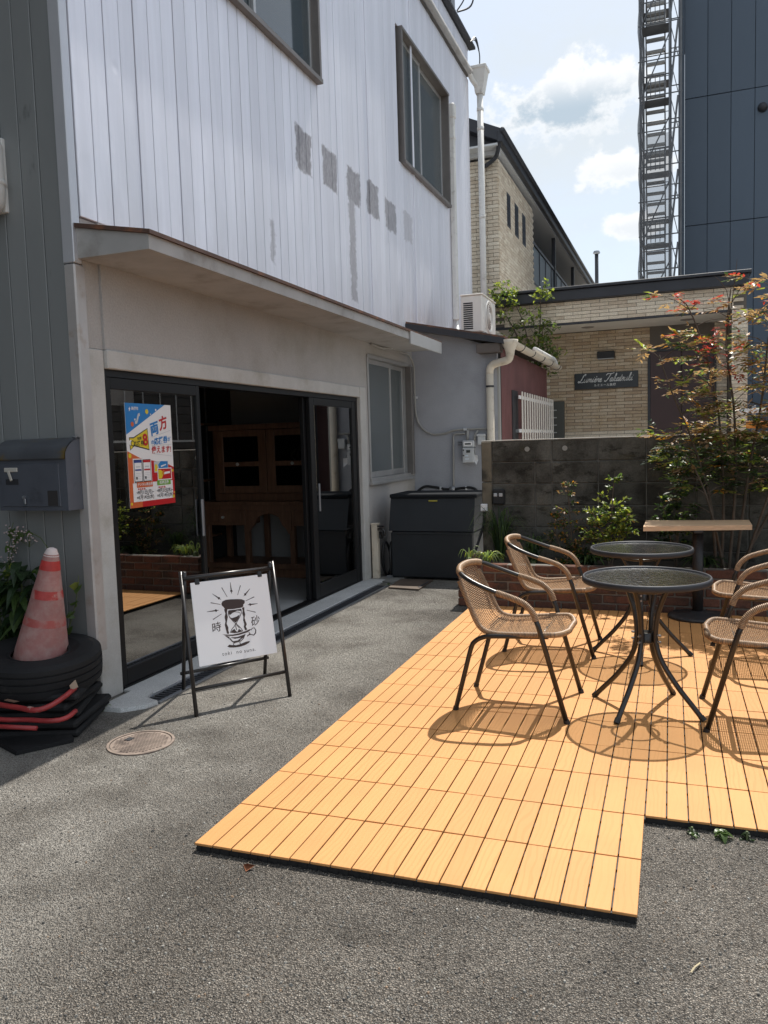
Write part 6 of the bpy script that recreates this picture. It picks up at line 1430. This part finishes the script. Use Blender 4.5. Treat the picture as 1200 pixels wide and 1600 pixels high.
for (x, z) in ((-3.30, .93), (-3.25, .90), (-3.35, .86), (-3.40, .80), (-3.36, .94)):
    for k in range(14):
        p = Vector((x, 3.27, z)) + rv(.035); s1.tube([(x - .03, 3.3, z - .05), p], .0008, 3); f1.obox(p, (.003, .003, .003))
b.build('heart_leaves', [L_GREEN, L_LIME], t).__setitem__('kind', 'stuff'); s1.build('stem', STEMG, t); f1.build('blossom', mat('pinkish_white_petal', (.46, .36, .36), .8), t).__setitem__('kind', 'stuff')
def weed(label, base, n_, L, mats_, W, up=.7):
    t = thing('weed', label, 'weed', base, group=None); b = MB()
    for k in range(n_):
        a = random.uniform(0, 6.28); broad_leaf(b, Vector(base) + rv(.012) * 1., Vector((math.cos(a), math.sin(a), random.uniform(.2, up * 2))), L * .8 * random.uniform(.6, 1.2), W * .75, random.uniform(.3, 1.), random.randrange(len(mats_)))
    b.build('leaf_tuft', mats_, t).__setitem__('kind', 'stuff'); s1 = MB(); s1.tube([(base[0], base[1], -.01), (base[0], base[1], .03)], .004, 5); s1.build('stem', STEMG, t)
weed('yellow-green weed sprouting at the foot of the door jamb', (-2.83, 3.262, .01), 7, .10, [L_LIME, L_PALE], .009, 1.3)
weed('broad leaved weed poking out under the deck notch edge', (.13, 2.775, .012), 9, .055, [L_GREEN], .017, .35)
weed('small weed under the deck edge nearer the notch corner', (.03, 2.765, .010), 6, .04, [L_GREEN, L_DARK], .011, .3)
weed('small weed under the deck edge at the frame side', (.20, 2.785, .010), 6, .035, [L_DARK], .012, .3)
weed('tiny weed in the joint beside the ground board', (-2.62, 7.0, .012), 9, .06, [L_DARK, L_GREEN], .006, .6)
# tree behind the air conditioner
t = thing('small_tree', 'light green airy small tree growing behind the air conditioner and lean-to roof', 'tree', (-2.15, 12.3, 0)); s1, f1 = MB(), MB()
for pts in ([(-2.15, 12.28, 0), (-2.15, 12.28, 2.0), (-2.22, 12.25, 2.9), (-2.42, 12.2, 3.45), (-2.72, 12.12, 3.75)], [(-2.15, 12.28, 1.8), (-2.05, 12.25, 2.7), (-2.0, 12.2, 3.2), (-1.98, 12.12, 3.5), (-1.90, 12.05, 3.62)], [(-2.15, 12.28, 2.0), (-2.32, 12.2, 2.8), (-2.55, 12.15, 3.3), (-2.66, 12.1, 3.55)], [(-2.15, 12.28, 1.9), (-1.98, 12.2, 2.6), (-1.96, 12.1, 2.95), (-1.84, 12.0, 3.05)], [(-2.15, 12.28, 1.9), (-2.0, 12.2, 2.5), (-1.85, 12.1, 2.72)]):
    P = limb(s1, pts, .022, .003, 6)
    for k in range(26):
        f = random.uniform(.42, 1.); p = P[int(f * (len(P) - 1))]; d = Vector((random.uniform(-1, 1), random.uniform(-.8, .4), random.uniform(-.35, .6))); L = random.uniform(.08, .32); q = p + d.normalized() * L; s1.tube([p, p.lerp(q, .5) + rv(.02), q], .003, 4)
        wt = (.45, .10, .45) if p.z > 3.2 else (.60, .22, .18)
        for e in range(13): leaf_quad(f1, p.lerp(q, random.uniform(.2, 1.1)) + rv(.035), rv(1), Vector((0, 0, 1)) + rv(.6), random.uniform(.045, .075), random.uniform(.015, .024), .2, random.choices((0, 1, 2), wt)[0])
s1.build('trunk', BARK, t); stuff(f1.build('crown', [leafm('fresh_green_leaf', (.14, .20, .06)), L_GREEN, L_LIME], t))
# bits of litter on the asphalt
for (x, y, L, lab, m_) in ((.02, 2.02, .05, 'dry straw stalk lying on the asphalt right of the deck', 'straw'), (.16, 1.82, .02, 'scrap of white paper on the asphalt near the frame edge', 'scrap')):
    t = thing('litter', lab, 'litter', (x, y, 0)); b = MB()
    if m_ == 'straw': b.tube([(x, y, .006), (x + .01, y + .02, .010), (x + .022, y + .045, .006)], .0022, 5)
    else: b.obox((x, y, .006), (.009, .011, .003), ((.8, .6, 0), (-.6, .8, 0), (0, 0, 1)), .002)
    b.build('straw' if m_ == 'straw' else 'paper_scrap', mat('dry_straw', (.50, .42, .27), .8) if m_ == 'straw' else WHITEP, t)
t = thing('litter', 'dry brown leaf caught under the front edge of the deck', 'litter', (-1.30, 2.13, 0)); b = MB(); b.add([(-1.33, 2.14, .004), (-1.30, 2.12, .022), (-1.28, 2.13, .014), (-1.30, 2.105, .003)], [(0, 1, 2), (0, 2, 3)]); b.build('leaf_blade', mat('rust_leaf', (.30, .11, .05), .8), t)
